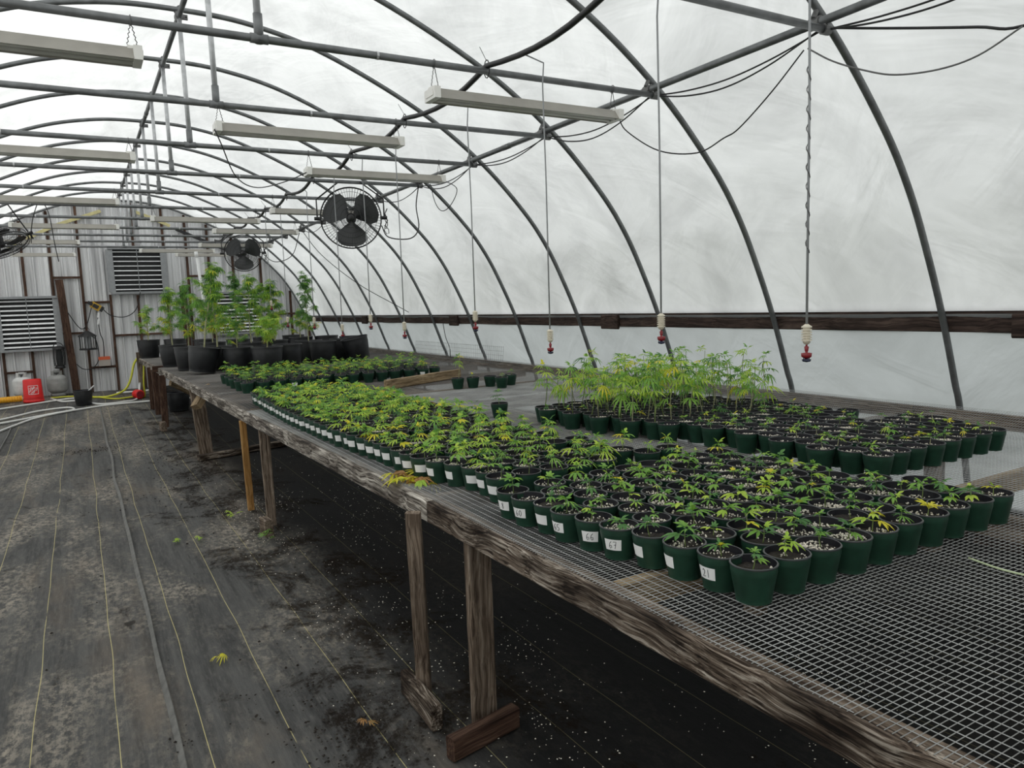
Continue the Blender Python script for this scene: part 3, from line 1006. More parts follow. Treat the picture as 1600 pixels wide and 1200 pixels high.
DIG = {'0': [[(.5, 1), (.15, .75), (.15, .3), (.5, 0), (.85, .3), (.85, .75), (.5, 1)]],
       '1': [[(.5, 1), (.5, 0)]], '2': [[(.15, .8), (.45, 1), (.8, .8), (.6, .45), (.1, .02), (.9, .1)]],
       '5': [[(.85, 1), (.25, .95), (.2, .58), (.7, .55), (.8, .25), (.45, 0), (.12, .1)]],
       '6': [[(.75, 1), (.3, .7), (.15, .3), (.4, 0), (.8, .15), (.75, .42), (.25, .4)]],
       '7': [[(.1, .95), (.85, 1), (.5, 0)], [(.3, .5), (.8, .55)]],
       '8': [[(.5, .55), (.2, .8), (.5, 1), (.8, .8), (.5, .55), (.15, .25), (.5, 0), (.85, .25), (.5, .55)]]}


def cyl_pt(ang, z, rad): return Vector((rad * math.cos(ang), rad * math.sin(ang), z))


def pot_rad(z):
    rb = PR * .74
    return rb * 1.03 + (rb + (PR - rb) * .80 - rb * 1.03) * (z - PH * .15) / (PH * .62)


LAB_ME = {}


def label_mesh(wid=.98, z0=.034, z1=.068):
    key = (round(wid, 2), z0, z1)
    if key in LAB_ME: return LAB_ME[key]
    mb = MB(); vs = []; n = 10
    for i in range(n + 1):
        a = -wid / 2 + wid * i / n
        vs += [cyl_pt(a, z0, pot_rad(z0) + .0007), cyl_pt(a, z1, pot_rad(z1) + .0007)]
    mb.add(vs, [(2 * i, 2 * i + 2, 2 * i + 3, 2 * i + 1) for i in range(n)])
    me = mb.mesh('name_label', M['label'], True)
    LAB_ME[key] = me
    return me


def ink_mesh(text, off=0.0, z0=.040, hz=.022):
    mb = MB(); w = .22
    for ci, ch in enumerate(text):
        for st in DIG.get(ch, []):
            pts = []
            for x, y in st:
                a = off + (ci - len(text) / 2) * w * 1.15 + x * w
                z = z0 + y * hz
                pts.append(cyl_pt(a, z, pot_rad(z) + .0012))
            mb.tube(pts, .0009, 4)
    return mb.mesh('handwriting', M['ink'])


def potted(name, x, y, label, group, style, lab=None, detail=True, z=ZB, tilt=None):
    t = thing(name, label, 'potted plant', (x, y, z + .0016), random.uniform(0, 6.28), group)
    if tilt: t.rotation_euler = (tilt[0], tilt[1], t.rotation_euler[2])
    place('pot', POT, t)
    sz = random.uniform(.076, .086)
    place('potting_soil', random.choice(style.get('soil', SOILS)), t, (0, 0, sz), (0, 0, random.uniform(0, 6.28)))
    if lab is not None:
        ang, txt = lab
        lo = place('name_label', label_mesh(), t, (0, 0, 0), (0, 0, ang - t.rotation_euler[2]))
        if txt:
            place('handwriting', ink_mesh(txt, .02), lo)
    if random.random() < style.get('bare', 0): return t
    h = random.uniform(*style['h']); pale = style.get('pale', False) and random.random() < .5
    nodes = max(1, int(round(h * (1 - style.get('start', .3)) / .7 / style['gap'])))
    size = random.uniform(*style['size'])
    if detail:
        s = place('seedling', stem_for(h, pale), t, (random.uniform(-.01, .01), random.uniform(-.01, .01), sz), (random.uniform(-.12, .12), random.uniform(-.12, .12), random.uniform(0, 6.28)))
        cols = style['cols'] if random.random() > style.get('sick', 0) else {'yellow': 2, 'lime': 2, 'brown': .15}
        for zz, az, pt, sc, c, v in plan_seedling(h, nodes, size, cols, style.get('droop', 0), vs=style.get('vs', (1, 2, 3, 3, 4)), start=style.get('start', .3)):
            place('leaf', LEAVES[c][v], s, (0, 0, zz), (0, -pt, az), scale=sc)
    else:
        k = random.randrange(7)
        place('seedling', foliage_mesh((style['n'], k), h, nodes, size, style['cols']), t, (0, 0, sz), (0, 0, random.uniform(0, 6.28)), scale=random.uniform(.85, 1.15))
    return t


ST_F = dict(n='f', vs=(0, 1, 1, 2, 3), h=(.022, .058), gap=.026, size=(.65, 1.15), cols={'dark': 4, 'green': 5, 'lime': 1.5, 'yellow': .35}, bare=.04, sick=.07)
ST_L = dict(n='l', h=(.035, .085), gap=.030, size=(.8, 1.3), cols={'dark': 2.0, 'green': 5.5, 'lime': 4.5, 'yellow': .7, 'brown': .06}, sick=.07, droop=.3)
ST_R = dict(n='r', h=(.018, .05), gap=.03, size=(.5, .95), cols={'dark': 3, 'green': 4, 'lime': 2, 'yellow': .6}, bare=.36, sick=.08, pale=True, soil=[SOILS[1], SOILS[3], SOILS[0], SOILS[5]])
ST_T = dict(n='t', vs=(3, 4, 4), h=(.16, .34), gap=.05, start=.48, size=(1.0, 1.55), cols={'dark': 1, 'green': 5, 'lime': 4, 'yellow': .5}, pale=True, droop=.5)
ST_B = dict(n='b', h=(.04, .13), gap=.035, size=(.65, 1.1), cols={'dark': 4, 'green': 4, 'lime': 1.2, 'yellow': .4})


def rows(y0_, y1_, xa, xb_, dy=.112, dx=.1245, jit=.003):
    out = []; y = y0_; j = 0
    while y <= y1_:
        a, b = xa(y), xb_(y)
        x = a + (.0 if j % 2 == 0 else .055); i = 0
        while x <= b:
            out.append((j, i, x + random.uniform(-jit, jit), y + random.uniform(-jit, jit) * 1.6))
            x += dx; i += 1
        y += dy; j += 1
    return out


# --- front block of short seedlings (aisle-side pots carry hand-numbered labels)
fl = lambda y: lerp_tab([(1.25, 1.415), (1.5, 1.385), (1.8, 1.325), (2.3, 1.285)], y)
fr = lambda y: lerp_tab([(1.25, 2.60), (1.47, 2.52), (1.65, 2.42), (2.3, 2.36)], y)
TXT = {0: None, 1: '21', 2: '', 3: '', 4: '67', 5: '66', 6: '65', 7: '', 8: '60', 9: '8'}
DEL = {1: 42, 2: 62, 3: 60, 4: 22, 5: 15, 6: 48, 7: 45, 8: 40, 9: 45}
for j, i, x, y in rows(1.25, 2.34, fl, fr, jit=.003):
    lab = None; extra = ''
    if i == 0 and j % 2 == 1: x -= .045
    if i == 0 and TXT.get(j) is not None:
        a = math.atan2(-y, -x) - math.radians(DEL[j])
        lab = (a, TXT[j])
        extra = ' with white label reading %s' % TXT[j] if TXT[j] else ' with plain white label'
    potted('potted_seedling', x, y, 'pot%s, %s row of near block, %s from aisle' % (extra or ' with short seedling', ordw(j + 1), ordw(i + 1)), 'pots in the near seedling block', ST_F, lab)

# --- long aisle-side block of yellowing seedlings
ll_ = lambda y: lerp_tab([(2.47, 1.37), (2.66, 1.39), (3.0, 1.28), (3.5, 1.27), (4, 1.23), (5, 1.20), (6.4, 1.24)], y)
lr_ = lambda y: lerp_tab([(2.47, 2.28), (2.7, 2.06), (5, 2.02), (5.6, 2.06), (6.4, 1.9)], y)
nL = 0
stuffL = []
for j, i, x, y in rows(2.47, 6.4, ll_, lr_):
    if random.random() < .03 and i > 1: continue
    lab = None; extra = ''
    if i == 0:
        if j % 2 == 1: x -= .05
        a = math.atan2(-y, -x) - math.radians(random.choice((18, 30, 45, 55)))
        lab = (a, ''); extra = ' with white label'
    nL += 1
    if nL > 116:
        stuffL.append((x, y, i)); continue
    potted('potted_seedling', x, y, 'pot%s, %s row of long yellowing block, %s from aisle' % (extra or ' with yellow-green seedling', ordw(j + 1), ordw(i + 1)), 'pots in the yellowing seedling block', ST_L, lab, detail=y < 3.95)
# the rest of that block, furthest away
if stuffL:
    mb = MB(); names = ['dark', 'green', 'lime', 'yellow', 'brown']
    mats = [M['pot_green'], M['pot_lip'], M['soil'], M['label'], M['stem']] + [M['leaf_' + c] for c in names]
    for x, y, i in stuffL:
        c = (x, y, ZB + .002); n = 14
        mb.lathe([(PR * .7, 0), (PR * .93, PH * .78), (PR * .965, PH * .78), (PR * .965, PH * .955)], n, 0, c)
        mb.lathe([(PR * .965, PH * .955), (PR, PH * .955), (PR, PH), (PR * .92, PH), (PR * .9, PH * .8)], n, 1, c)
        mb.disc(PR * .91, PH * .8, n, 2, c)
        if i == 0:
            a0 = math.atan2(-y, -x) - .6
            mb.add([Vector(c) + cyl_pt(a0 + da, z, pot_rad(z) + .002) for z in (.036, .066) for da in (-.4, 0, .4)], [(0, 1, 4, 3), (1, 2, 5, 4)], 3)
        h = random.uniform(.03, .08)
        if random.random() < .15: continue
        for z, az, pt, sc, cc, v in plan_seedling(h, 3, random.uniform(.9, 1.5), ST_L['cols']):
            T = Matrix.Translation((x, y, ZB + PH * .8 + z)) @ Matrix.Rotation(az, 4, 'Z') @ Matrix.Rotation(-pt, 4, 'Y') @ Matrix.Scale(sc, 4)
            leaf_geo(mb, LV[v][0], LV[v][1], LV[v][2], LV[v][3], LV[v][4], .016, 5 + names.index(cc), T)
    o = mb.build('potted_seedlings', mats)
    tag(o, 'far end of the long yellowing block of small potted seedlings along the aisle', 'potted plants', kind='stuff')

# --- right-hand block: sparse pots in front, leggy tall seedlings behind
rl_ = lambda y: lerp_tab([(1.80, 2.80), (1.95, 2.72), (2.6, 2.78), (2.75, 2.76), (3.05, 2.62), (3.5, 2.53), (4.0, 2.47)], y)
rr_ = lambda y: lerp_tab([(1.80, 3.66), (2.0, 3.74), (2.25, 3.86), (2.5, 3.72), (3, 3.76), (3.4, 3.66), (3.95, 3.5)], y)
for j, i, x, y in rows(1.82, 3.95, rl_, rr_):
    if 2.3 < y < 2.5 and x > 3.55: continue
    tall = y > 2.82 + (x - 2.6) * .10 and random.random() < (.80 if y > 3.1 else .5)
    if tall:
        potted('leggy_seedling', x, y, 'pot with tall leggy seedling, %s row of right-hand block, %s from aisle side' % (ordw(j + 1), ordw(i + 1)), 'leggy seedlings on the bench', ST_T, detail=True)
    else:
        potted('potted_seedling', x, y, 'pot with sparse low seedling, %s row of right-hand block, %s from aisle side' % (ordw(j + 1), ordw(i + 1)), 'pots in the right-hand block', ST_R, detail=y < 3.3)

# --- far block and stray pots
for j, i, x, y in rows(7.28, 8.5, lambda y: 1.33, lambda y: 3.45 - (y - 7.28) * .1, .15, .15, .012):
    if j == 0 and i > 13: continue
    st = ST_B
    potted('bushy_seedling', x, y, 'pot with bushy seedling, %s row of far block, %s from aisle' % (ordw(j + 1), ordw(i + 1)), 'pots in the far block', st, ((math.atan2(-y, -x) - .2), '') if (j == 0 and i in (3, 12)) else None, detail=False)
for q, (x, y, lb, st) in enumerate(((2.95, 6.05, 'small green pot with thin tall seedling beside the tan timber end', dict(ST_T, h=(.20, .22))), (3.08, 6.0, 'small green pot second of the five past the tan timber', ST_R), (3.25, 5.98, 'small green pot third of the five past the tan timber', ST_R), (3.27, 5.80, 'small green pot standing nearest the camera of the five past the tan timber', ST_R), (3.45, 5.95, 'small green pot closest to the side wall of the five past the tan timber', ST_R), (2.40, 4.30, 'lone small green pot with a little conifer-like seedling on open mesh', dict(ST_B, h=(.09, .10), size=(.8, .9), cols={'dark': 3, 'green': 2})))):
    potted('potted_seedling', x, y, lb, 'stray pots on open mesh', st, detail=True)

# --- big black pots with tall plants
BIGM = sharp(pot_mesh(.195, .32, [M['pot_black'], M['pot_black'], M['pot_in']], .80, .009, 32))
BIGS = soil_mesh(.172, 25, 3, .005)


def big_foliage(seed, h, n, spread, cols, lsize):
    random.seed(seed)
    mb = MB(); names = ['dark', 'green', 'lime', 'yellow', 'brown']
    mb.tube([(0, 0, 0), (.01, .01, h * .3), (-.01, .0, h * .65), (0, 0, h)], [.009, .008, .006, .002], 6, 5)
    nb = max(4, int(h / .07))
    tips = []
    for b in range(nb):
        z = h * (.18 + .78 * b / nb); az = b * 2.4 + random.uniform(-.4, .4)
        ln = spread * (1 - .75 * b / nb) * random.uniform(.7, 1.15)
        e = Vector((ln * math.cos(az), ln * math.sin(az), z + ln * .75))
        mb.tube([(0, 0, z), e * .5 + Vector((0, 0, z * .5)), e], [.004, .003, .0015], 4, 5)
        tips.append((Vector((0, 0, z)), e))
    tips.append((Vector((0, 0, h * .6)), Vector((0, 0, h))))
    for q in range(n):
        a, b = random.choice(tips)
        t = random.uniform(.35, 1.05)
        p = a.lerp(b, t)
        T = Matrix.Translation(p) @ Matrix.Rotation(random.uniform(0, 6.28), 4, 'Z') @ Matrix.Rotation(random.uniform(-.3, .7), 4, 'Y') @ Matrix.Scale(lsize * random.uniform(.7, 1.3), 4)
        c = mix_col(cols) if p.z > h * .35 or random.random() < .5 else mix_col({'lime': 2, 'yellow': 2, 'green': 2})
        leaf_geo(mb, random.choice((5, 7)), .060, .0040, .55, 1.5, .022, names.index(c), T)
    return mb.mesh('foliage', [M['leaf_' + c] for c in names] + [M['stem_pale']])


BC = {'dark': 3, 'green': 5, 'lime': 2.5, 'yellow': .25}
BF = [big_foliage(1, .98, 430, .30, dict(BC, lime=3), 1.05), big_foliage(2, .78, 330, .20, dict(BC, yellow=1.4, lime=3), 1.05), big_foliage(3, .42, 320, .28, {'green': 4, 'lime': 5}, 1.1), big_foliage(4, 1.05, 400, .20, {'dark': 5, 'green': 3}, 1.05), big_foliage(5, .52, 150, .15, BC, 1.0)]
random.seed(21)
BIG = [  # x, y, tilt, plant index, scale, label
    (1.06, 14.85, 0, 4, 1.3, 'big black pot with slim young plant, nearest the end post of the far bench'),
    (1.48, 14.6, 0, None, 1, 'big black pot second from the end post, beside the slim young plant'),
    (1.17, 11.95, 0, 1, 1.15, 'big black pot with tall yellowing plant at the aisle edge of the far bench'),
    (1.27, 10.95, 0, 3, .9, 'black pot with feathery plant half hidden by the tilted pot on the far bench'),
    (1.30, 10.05, (.0, .16), 0, 1.15, 'tilted big black pot with tall branching plant at the aisle edge'),
    (1.57, 10.5, 0, 1, 1.2, 'big black pot with slender plant right behind the tilted pot'),
    (1.73, 9.95, 0, 4, .8, 'big black pot between the tilted pot and the bushy potted plant'),
    (2.02, 9.58, 0, 2, 1.0, 'big black pot with low bushy bright green plant leaning over'),
    (2.36, 9.95, 0, None, 1, 'big black pot right behind the bushy bright green plant'),
    (2.86, 10.75, 0, 3, 1.0, 'big black pot with tall dark plant near the right side of the far bench'),
    (2.93, 10.28, 0, None, 1, 'empty big black pot beside the tall dark plant'),
    (3.35, 10.7, 0, None, 1, 'empty big black pot second from the wall side'),
    (3.44, 10.25, (.0, -.20), None, 1, 'tilted empty big black pot nearest the side wall'),
    (1.75, 12.1, 0, 3, .95, 'big black pot with tall feathery plant behind the yellowing plant'),
    (2.15, 11.2, 0, 0, 1.05, 'big black pot with tall plant in front of the white pole'),
    (2.55, 11.5, 0, 1, 1.25, 'big black pot with slender plant in front of the right-hand louver'),
    (2.25, 12.8, 0, 3, 1.1, 'big black pot with feathery plant behind the white pole'),
    (2.75, 13.2, 0, 0, 1.0, 'big black pot with tall plant furthest back before the right-hand louver'),
    (3.15, 12.3, 0, 4, 1.0, 'big black pot with thin plant behind the tall dark plant'),
    (3.55, 12.2, 0, None, 1, 'empty big black pot stack end, behind the right-hand pots'),
    (3.3, 13.4, 0, None, 1, 'empty big black pot far back below the right-hand louver'),
    (3.75, 11.5, 0, None, 1, 'empty big black pot against the side wall behind the tilted one'),
    (1.85, 13.6, 0, 1, .9, 'big black pot with thin plant far back on the aisle side'),
]
for x, y, tl, pi_, sc, lab in BIG:
    lift = 0 if not tl else abs(math.sin(tl[1])) * .148
    t = thing('nursery_pot', lab, 'potted plant' if pi_ is not None else 'plant pot', (x, y, ZB + .006 + lift), 0, 'big black nursery pots')
    if tl: t.rotation_euler = (tl[0], tl[1], 0)
    place('pot', BIGM, t)
    place('potting_soil', BIGS, t, (0, 0, .26), (0, 0, random.uniform(0, 6)))
    if pi_ is not None: place('plant', BF[pi_], t, (0, 0, .26), (0, 0, random.uniform(0, 6)), scale=sc)

# pots standing on the floor
for x, y, s_, lab in ((-.04, 14.35, .76, 'black pot standing alone on the floor before the end wall'), (1.25, 12.6, .9, 'black pot on the floor under the far bench')):
    t = thing('nursery_pot', lab, 'plant pot', (x, y, zf(y) + .004))
    me = place('pot', BIGM, t, scale=s_)
    place('potting_soil', BIGS, t, (0, 0, .13 * s_), scale=s_ * .93)
    if x < 0:
        MB().tube([(-.02, 0, .13), (.17, -.05, .31)], .010, 6).build('plant_stake', M['white'], t)
# fallen leaf pile beside the labelled pots
t = thing('leaf_pile', 'small pile of yellow fallen leaves on the mesh at the aisle edge', 'leaves', (1.225, 3.0, ZB))
for q in range(26):
    c = random.choice(('yellow', 'brown', 'brown', 'yellow', 'lime'))
    place('leaf', random.choice(LEAVES[c]), t, (random.gauss(0, .022), random.gauss(0, .05), .006 + random.random() * .016), (random.uniform(-.4, .4), random.uniform(-.4, .4), random.uniform(0, 6)), scale=random.uniform(.9, 1.5))

# ------------------------------------------------------------------ tube light fixtures
def fixture(x0, x1, y, z, label):
    t = thing('tube_light', label, 'light fixture', ((x0 + x1) / 2, y, z), 0, 'hanging tube lights')
    L = x1 - x0; hw = .064; hh = .029
    yy = y - .045
    # reflector body: open trapezoid trough with a ridge spine
    m_ = MB(); n0 = []
    sec = [(-hw, -hh), (-.030, hh * .5), (-.022, hh), (.022, hh), (.030, hh * .5), (hw, -hh), (hw - .004, -hh), (.026, hh * .3), (-.026, hh * .3), (-hw + .004, -hh)]
    vs = [(x, a, b) for x in (-L / 2 + .03, L / 2 - .03) for a, b in sec]
    n = len(sec)
    m_.add(vs, [(k, (k + 1) % n, n + (k + 1) % n, n + k) for k in range(n)])
    m_.build('reflector', M['fixture'], t, (0, -.045, 0))
    for s in (-1, 1):
        c = MB(); c.box((0, 0, -.002), (.034, .132, .058)); c.box((s * -.012, 0, .028), (.05, .05, .016)); c.box((s * .018, 0, .0), (.006, .09, .03))
        c.build('end_cap', M['cap'], t, (s * (L / 2 - .015), -.045, 0))
        ch = MB()
        zt = ZBAR - z
        for e in (-.022, .022):
            N = 12
            ch.tube([(e * (1 - k / N) + (.003 if k % 2 else -.003), .004 * (1 if k % 2 else -1), .03 + (zt - .03) * k / N) for k in range(N + 1)], .0022, 4)
        ch.tube([(.024 * math.cos(a_ * PI / 6) * 0, .022 * math.cos(a_ * PI / 6), zt + .022 * math.sin(a_ * PI / 6)) for a_ in range(12)], .0022, 4, closed=True)
        ch.build('chain', M['chain'], t, (s * (L / 2 - .03), -.045, 0))
    for s in (-1, 1):
        MB().tube([(-L / 2 + .03, 0, 0), (L / 2 - .03, 0, 0)], .013, 8).build('lamp_tube', M['white_metal'], t, (0, -.045 + s * .028, -.018), smooth_=True)
    return t


FX = [(-.88, .33, 3.67, 2.70, 'tube light cut by the left edge, nearest the camera at top left'),
      (.81, 2.01, 4.89, 2.71, 'tube light hanging left of the nearer fan, near the middle of the picture'),
      (-.76, .45, 6.10, 2.73, 'second tube light down the left edge of the picture'),
      (1.68, 2.91, 3.67, 2.69, 'tube light nearest the camera under the right purlin'),
      (1.68, 2.89, 6.10, 2.70, 'tube light just above the nearer fan'),
      (-.76, .45, 8.5, 2.73, 'third tube light down the left edge of the picture'),
      (.83, 2.05, 9.68, 2.71, 'tube light over the middle louver, between bars'),
      (1.93, 3.1, 8.5, 2.69, 'tube light passing behind the nearer fan'),
      (1.68, 2.82, 10.85, 2.70, 'tube light behind and above the farther fan'),
      (-.62, .55, 10.85, 2.73, 'fourth tube light down the left side'),
      (-.9, .12, 13.12, 2.73, 'fifth tube light down the left side, above the lower left louver'),
      (-.9, .06, 15.3, 2.70, 'tube light closest to the end wall on the left'),
      (1.0, 2.2, 14.2, 2.69, 'tube light hanging in front of the upper louver'),
      (1.80, 2.96, 13.12, 2.70, 'tube light right of the upper louver, behind the farther fan'),
      (1.68, 2.6, 15.3, 2.70, 'tube light closest to the end wall on the right')]
for a in FX: fixture(*a)

# ------------------------------------------------------------------ fans
def fan(loc, R, facing, label, hang=True):
    t = thing('cage_fan', label, 'fan', loc)
    d = Vector(facing).normalized()
    up = Vector((0, 0, 1)) if abs(d.z) < .8 else Vector((0, 1, 0))
    x = up.cross(d).normalized(); z = d.cross(x)
    Rm = Matrix((x, z, d)).transposed()          # local z = facing
    q = Rm.to_quaternion()
    hub = bpy.data.objects.new('fan_head', None); 
    # cage
    m_ = MB()
    for rr, zz, w in ((R, 0, .007), (R, .03, .004), (R, -.05, .004), (R * .85, .044, .0018), (R * .66, .055, .0022), (R * .5, .063, .0018), (R * .33, .07, .0022), (R * .14, .075, .004), (R * .7, -.11, .0022), (R * .35, -.13, .0022)):
        m_.tube([(rr * math.cos(2 * PI * k / 36), rr * math.sin(2 * PI * k / 36), zz) for k in range(36)], w, 5, closed=True)
    for k in range(64):
        a = 2 * PI * k / 64; c, s = math.cos(a), math.sin(a)
        m_.tube([(R * .13 * c, R * .13 * s, .076), (R * .6 * c, R * .6 * s, .06), (R * c, R * s, .03), (R * c, R * s, -.05), (R * .6 * c, R * .6 * s, -.12), (R * .2 * c, R * .2 * s, -.135)], .0014, 3, cap=False)
    m_.build('wire_cage', M['fan_black'], t, (0, 0, 0), q)
    for k in range(3):
        b_ = MB(); a0 = 2 * PI * k / 3 + .5
        vs = []; n = 9
        for i in range(n):
            u = i / (n - 1)
            for rr, wd in ((.12, .45), (.40, .86), (.68, .92), (.88, .74), (.94, .45)):
                an = a0 + (u - .5) * wd * 1.75
                vs.append((R * rr * math.cos(an), R * rr * math.sin(an), -.03 + (u - .5) * .075 * (1.1 - rr * .5)))
        fs = [(i * 5 + j, i * 5 + j + 1, (i + 1) * 5 + j + 1, (i + 1) * 5 + j) for i in range(n - 1) for j in range(4)]
        b_.add(vs, fs); b_.build('fan_blade', M['fan_blade'], t, (0, 0, 0), q, smooth_=True)
    MB().lathe([(0, .03), (R * .08, .028), (R * .12, .01), (R * .12, -.04), (R * .17, -.06), (R * .17, -.20), (R * .12, -.23), (0, -.23)], 16).build('motor', M['fan_black'], t, (0, 0, 0), q, smooth_=True)
    MB().lathe([(0, .082), (R * .10, .080), (R * .13, .074), (R * .13, .068), (0, .066)], 16).build('badge', M['fan_black'], t, (0, 0, 0), q, smooth_=True)
    y = MB()
    if hang:
        H_ = ZBAR - loc[2]
        pts = [Rm @ Vector((R + .03, 0, -.02)), Rm @ Vector((R + .03, R * .62, -.02))]
        l = [pts[0], Vector((pts[1].x, pts[1].y, pts[1].z)), Vector((Rm @ Vector((R * .35, 0, -.02))).to_tuple()) + Vector((0, 0, H_))]
        pr_ = [Rm @ Vector((-R - .03, 0, -.02)), Rm @ Vector((-R - .03, R * .62, -.02)), Vector((Rm @ Vector((-R * .35, 0, -.02))).to_tuple()) + Vector((0, 0, H_))]
        y.tube(l, .008, 6); y.tube(pr_, .008, 6)
        for s in (-1, 1):
            y.tube([Rm @ Vector((s * (R - .01), 0, -.02)), Rm @ Vector((s * (R + .06), 0, -.02))], .018, 8)
    else:
        y.tube([Vector((0, 0, .1)), Vector((0, 0, ZBAR - loc[2]))], .012, 6)
    y.build('yoke_bracket', M['fan_black'], t)
    c = MB()
    sx = Rm @ Vector((R + .05, 0, -.06))
    pts = [sx + Vector((.02 * math.sin(k * 1.3), .02 * math.cos(k * 1.1), .05 - k * .008 + .06 * math.sin(k * .9))) for k in range(24)]
    c.tube(pts, .004, 5); c.build('coiled_cord', M['black'], t)
    return t


fan((2.44, 7.27, 2.49), .298, (-.33, -.95, -.06), 'nearer black cage fan hanging in the middle of the picture')
fan((2.27, 11.95, 2.49), .275, (-.25, -.96, -.05), 'farther black cage fan hanging before the end wall')
fan((-.66, 10.0, 2.43), .275, (.35, -.30, -.85), 'black cage fan cut off by the left edge of the picture')

# ------------------------------------------------------------------ supply hose, droppers, cords
hp = []
for k, y in enumerate(HY):
    if 3 <= k <= 14:
        hp.append((2.0 + .022 * (k - 3) - .02, y - .045, ZBAR + .034))
full_h = []
for a, b in zip(hp, hp[1:]):
    for q in range(8):
        t_ = q / 8
        full_h.append((a[0] + (b[0] - a[0]) * t_ + .03 * math.sin(PI * t_), a[1] + (b[1] - a[1]) * t_, a[2] - .05 * math.sin(PI * t_) ** 1.0 + .02 * noise.noise((a[1] + t_, 3, 4))))
full_h.append(hp[-1])
hs = thing('supply_hose', 'thick black water hose slung over the cross bars along the roof', 'hose', hp[0])
MB().tube(full_h, .0155, 8).build('hose', M['black'], hs, world=True, smooth_=True)
for a in hp[1:]:
    m_ = MB(); m_.tube([(a[0], a[1] + .03 * math.cos(q * PI / 6), a[2] - .022 + .047 * math.sin(q * PI / 6)) for q in range(12)], .003, 5, closed=True)
    m_.tube([(a[0], a[1], a[2] + .02), (a[0] - .05, a[1] - .02, a[2] + .08)], .002, 4)
    m_.build('cable_tie', M['black'], hs, world=True)


def hose_at(y):
    for a, b in zip(full_h, full_h[1:]):
        if a[1] <= y <= b[1]:
            t_ = (y - a[1]) / (b[1] - a[1]); return Vector(a).lerp(Vector(b), t_)
    return Vector(full_h[0])


DR = [(1258, 1.675, 1.36, 2.155), (1035, 2.41, 1.40, 2.155), (860, 3.28, 1.32, 2.155), (743, 4.13, 1.425, 2.155), (632, 5.30, 1.35, 2.15), (580, 6.05, 1.41, 2.15), (536, 6.85, 1.32, 2.15), (491, 7.80, 1.385, 2.15), (452, 8.95, 1.39, 2.15), (430, 9.75, 1.6, 2.15)]
for n, (_, y, zb_, x) in enumerate(DR):
    lab = 'hanging mist sprinkler on a grey tube, %s from the camera' % ordw(n + 1)
    t = thing('mist_sprinkler', lab, 'sprinkler', (x, y, zb_), 0, 'hanging mist sprinklers')
    hpnt = hose_at(y)
    pts = [hpnt, Vector((x + .01, y, hpnt.z - .03)), Vector((x, y, hpnt.z - .14)), Vector((x + .004, y, 2.2)), Vector((x, y, zb_ + .115))]
    MB().tube(pts, .0042, 6).build('tube', M['tube_grey'], t, world=True, smooth_=True)
    m_ = MB()
    prof = [(.006, .128), (.013, .122)]
    for q in range(6): prof += [(.0175, .120 - q * .009), (.0175, .1155 - q * .009), (.0120, .115 - q * .009), (.0120, .1115 - q * .009)]
    prof += [(.014, .066), (.006, .058)]
    m_.lathe(prof, 12); m_.build('weight', M['weight'], t)
    MB().lathe([(.003, .060), (.004, .052), (.008, .050), (.006, .036), (.004, .030), (.018, .028), (.017, .016), (.010, .010), (0, .009)], 12).build('nozzle', M['red'], t, smooth_=True)
    m_ = MB(); m_.lathe([(.002, .010), (.016, .006), (.013, -.001), (0, -.004)], 12)
    for q in (0, PI): m_.tube([(.015 * math.cos(q), .015 * math.sin(q), .018), (.015 * math.cos(q), .015 * math.sin(q), .003)], .0016, 4)
    m_.build('spinner', M['navy'], t, smooth_=True)
    if n == 0:
        hx = [(x + .006 * math.cos(q * .9), y + .006 * math.sin(q * .9), 2.35 - q * .009) for q in range(70)]
        MB().tube(hx, .0022, 4).build('twist_wire', M['clamp'], t, world=True)


def cord(name, pts, r, label, mat='black', smoothn=6):
    P_ = [Vector(p) for p in pts]
    P_ = [P_[0] * 2 - P_[1]] + P_ + [P_[-1] * 2 - P_[-2]]
    out = []
    for i in range(1, len(P_) - 2):
        a, b, c, d = P_[i - 1:i + 3]
        for k in range(smoothn):
            t_ = k / smoothn
            out.append(.5 * ((2 * b) + (c - a) * t_ + (2 * a - 5 * b + 4 * c - d) * t_ * t_ + (3 * b - a - 3 * c + d) * t_ ** 3))
    out.append(P_[-2])
    o = MB().tube(out, r, 6).build(name, M[mat], smooth_=True)
    return tag(o, label, 'hose' if 'hose' in name else 'cord')


# sagging cables beside the right purlin
for k in range(3, 12):
    a, b = HY[k], HY[k + 1]
    for q, (sag, dx) in enumerate(((.05, .015), (.085, .0))):
        if k > 7 and q: continue
        pts = [(3.22 + dx, a + (b - a) * t_, 2.855 - sag * math.sin(PI * t_) * (1 + .3 * ((k * 7) % 3))) for t_ in (0, .25, .5, .75, 1)]
        cord('power_cable', pts, .0048, '%s of two thin black cables under the right purlin, %s bay from the camera' % (('upper', 'lower')[q], ordw(k - 2)))
cord('lamp_cord', [(2.92, 3.62, 2.68), (2.97, 3.6, 2.60), (3.06, 3.42, 2.46), (3.1, 3.15, 2.4), (3.1, 2.95, 2.44), (3.1, 2.84, 2.47), (3.1, 2.63, 2.6), (3.14, 2.47, 2.76)], .004, 'black lamp cord drooping from the nearest right-hand tube light to the purlin')
cord('lamp_cord', [(3.22, 2.51, 2.79), (3.22, 2.37, 2.69), (3.22, 2.2, 2.6), (3.22, 2.05, 2.54), (3.22, 1.86, 2.51), (3.22, 1.7, 2.52), (3.22, 1.54, 2.58)], .004, 'grey cord hanging in a curve at the top right corner', 'clamp')
cord('lamp_cord', [(3.25, 2.47, 2.88), (3.25, 2.23, 2.80), (3.25, 1.98, 2.72), (3.25, 1.72, 2.64), (3.25, 1.55, 2.59), (3.25, 1.2, 2.62)], .006, 'thick black cable stretched across the top right corner')
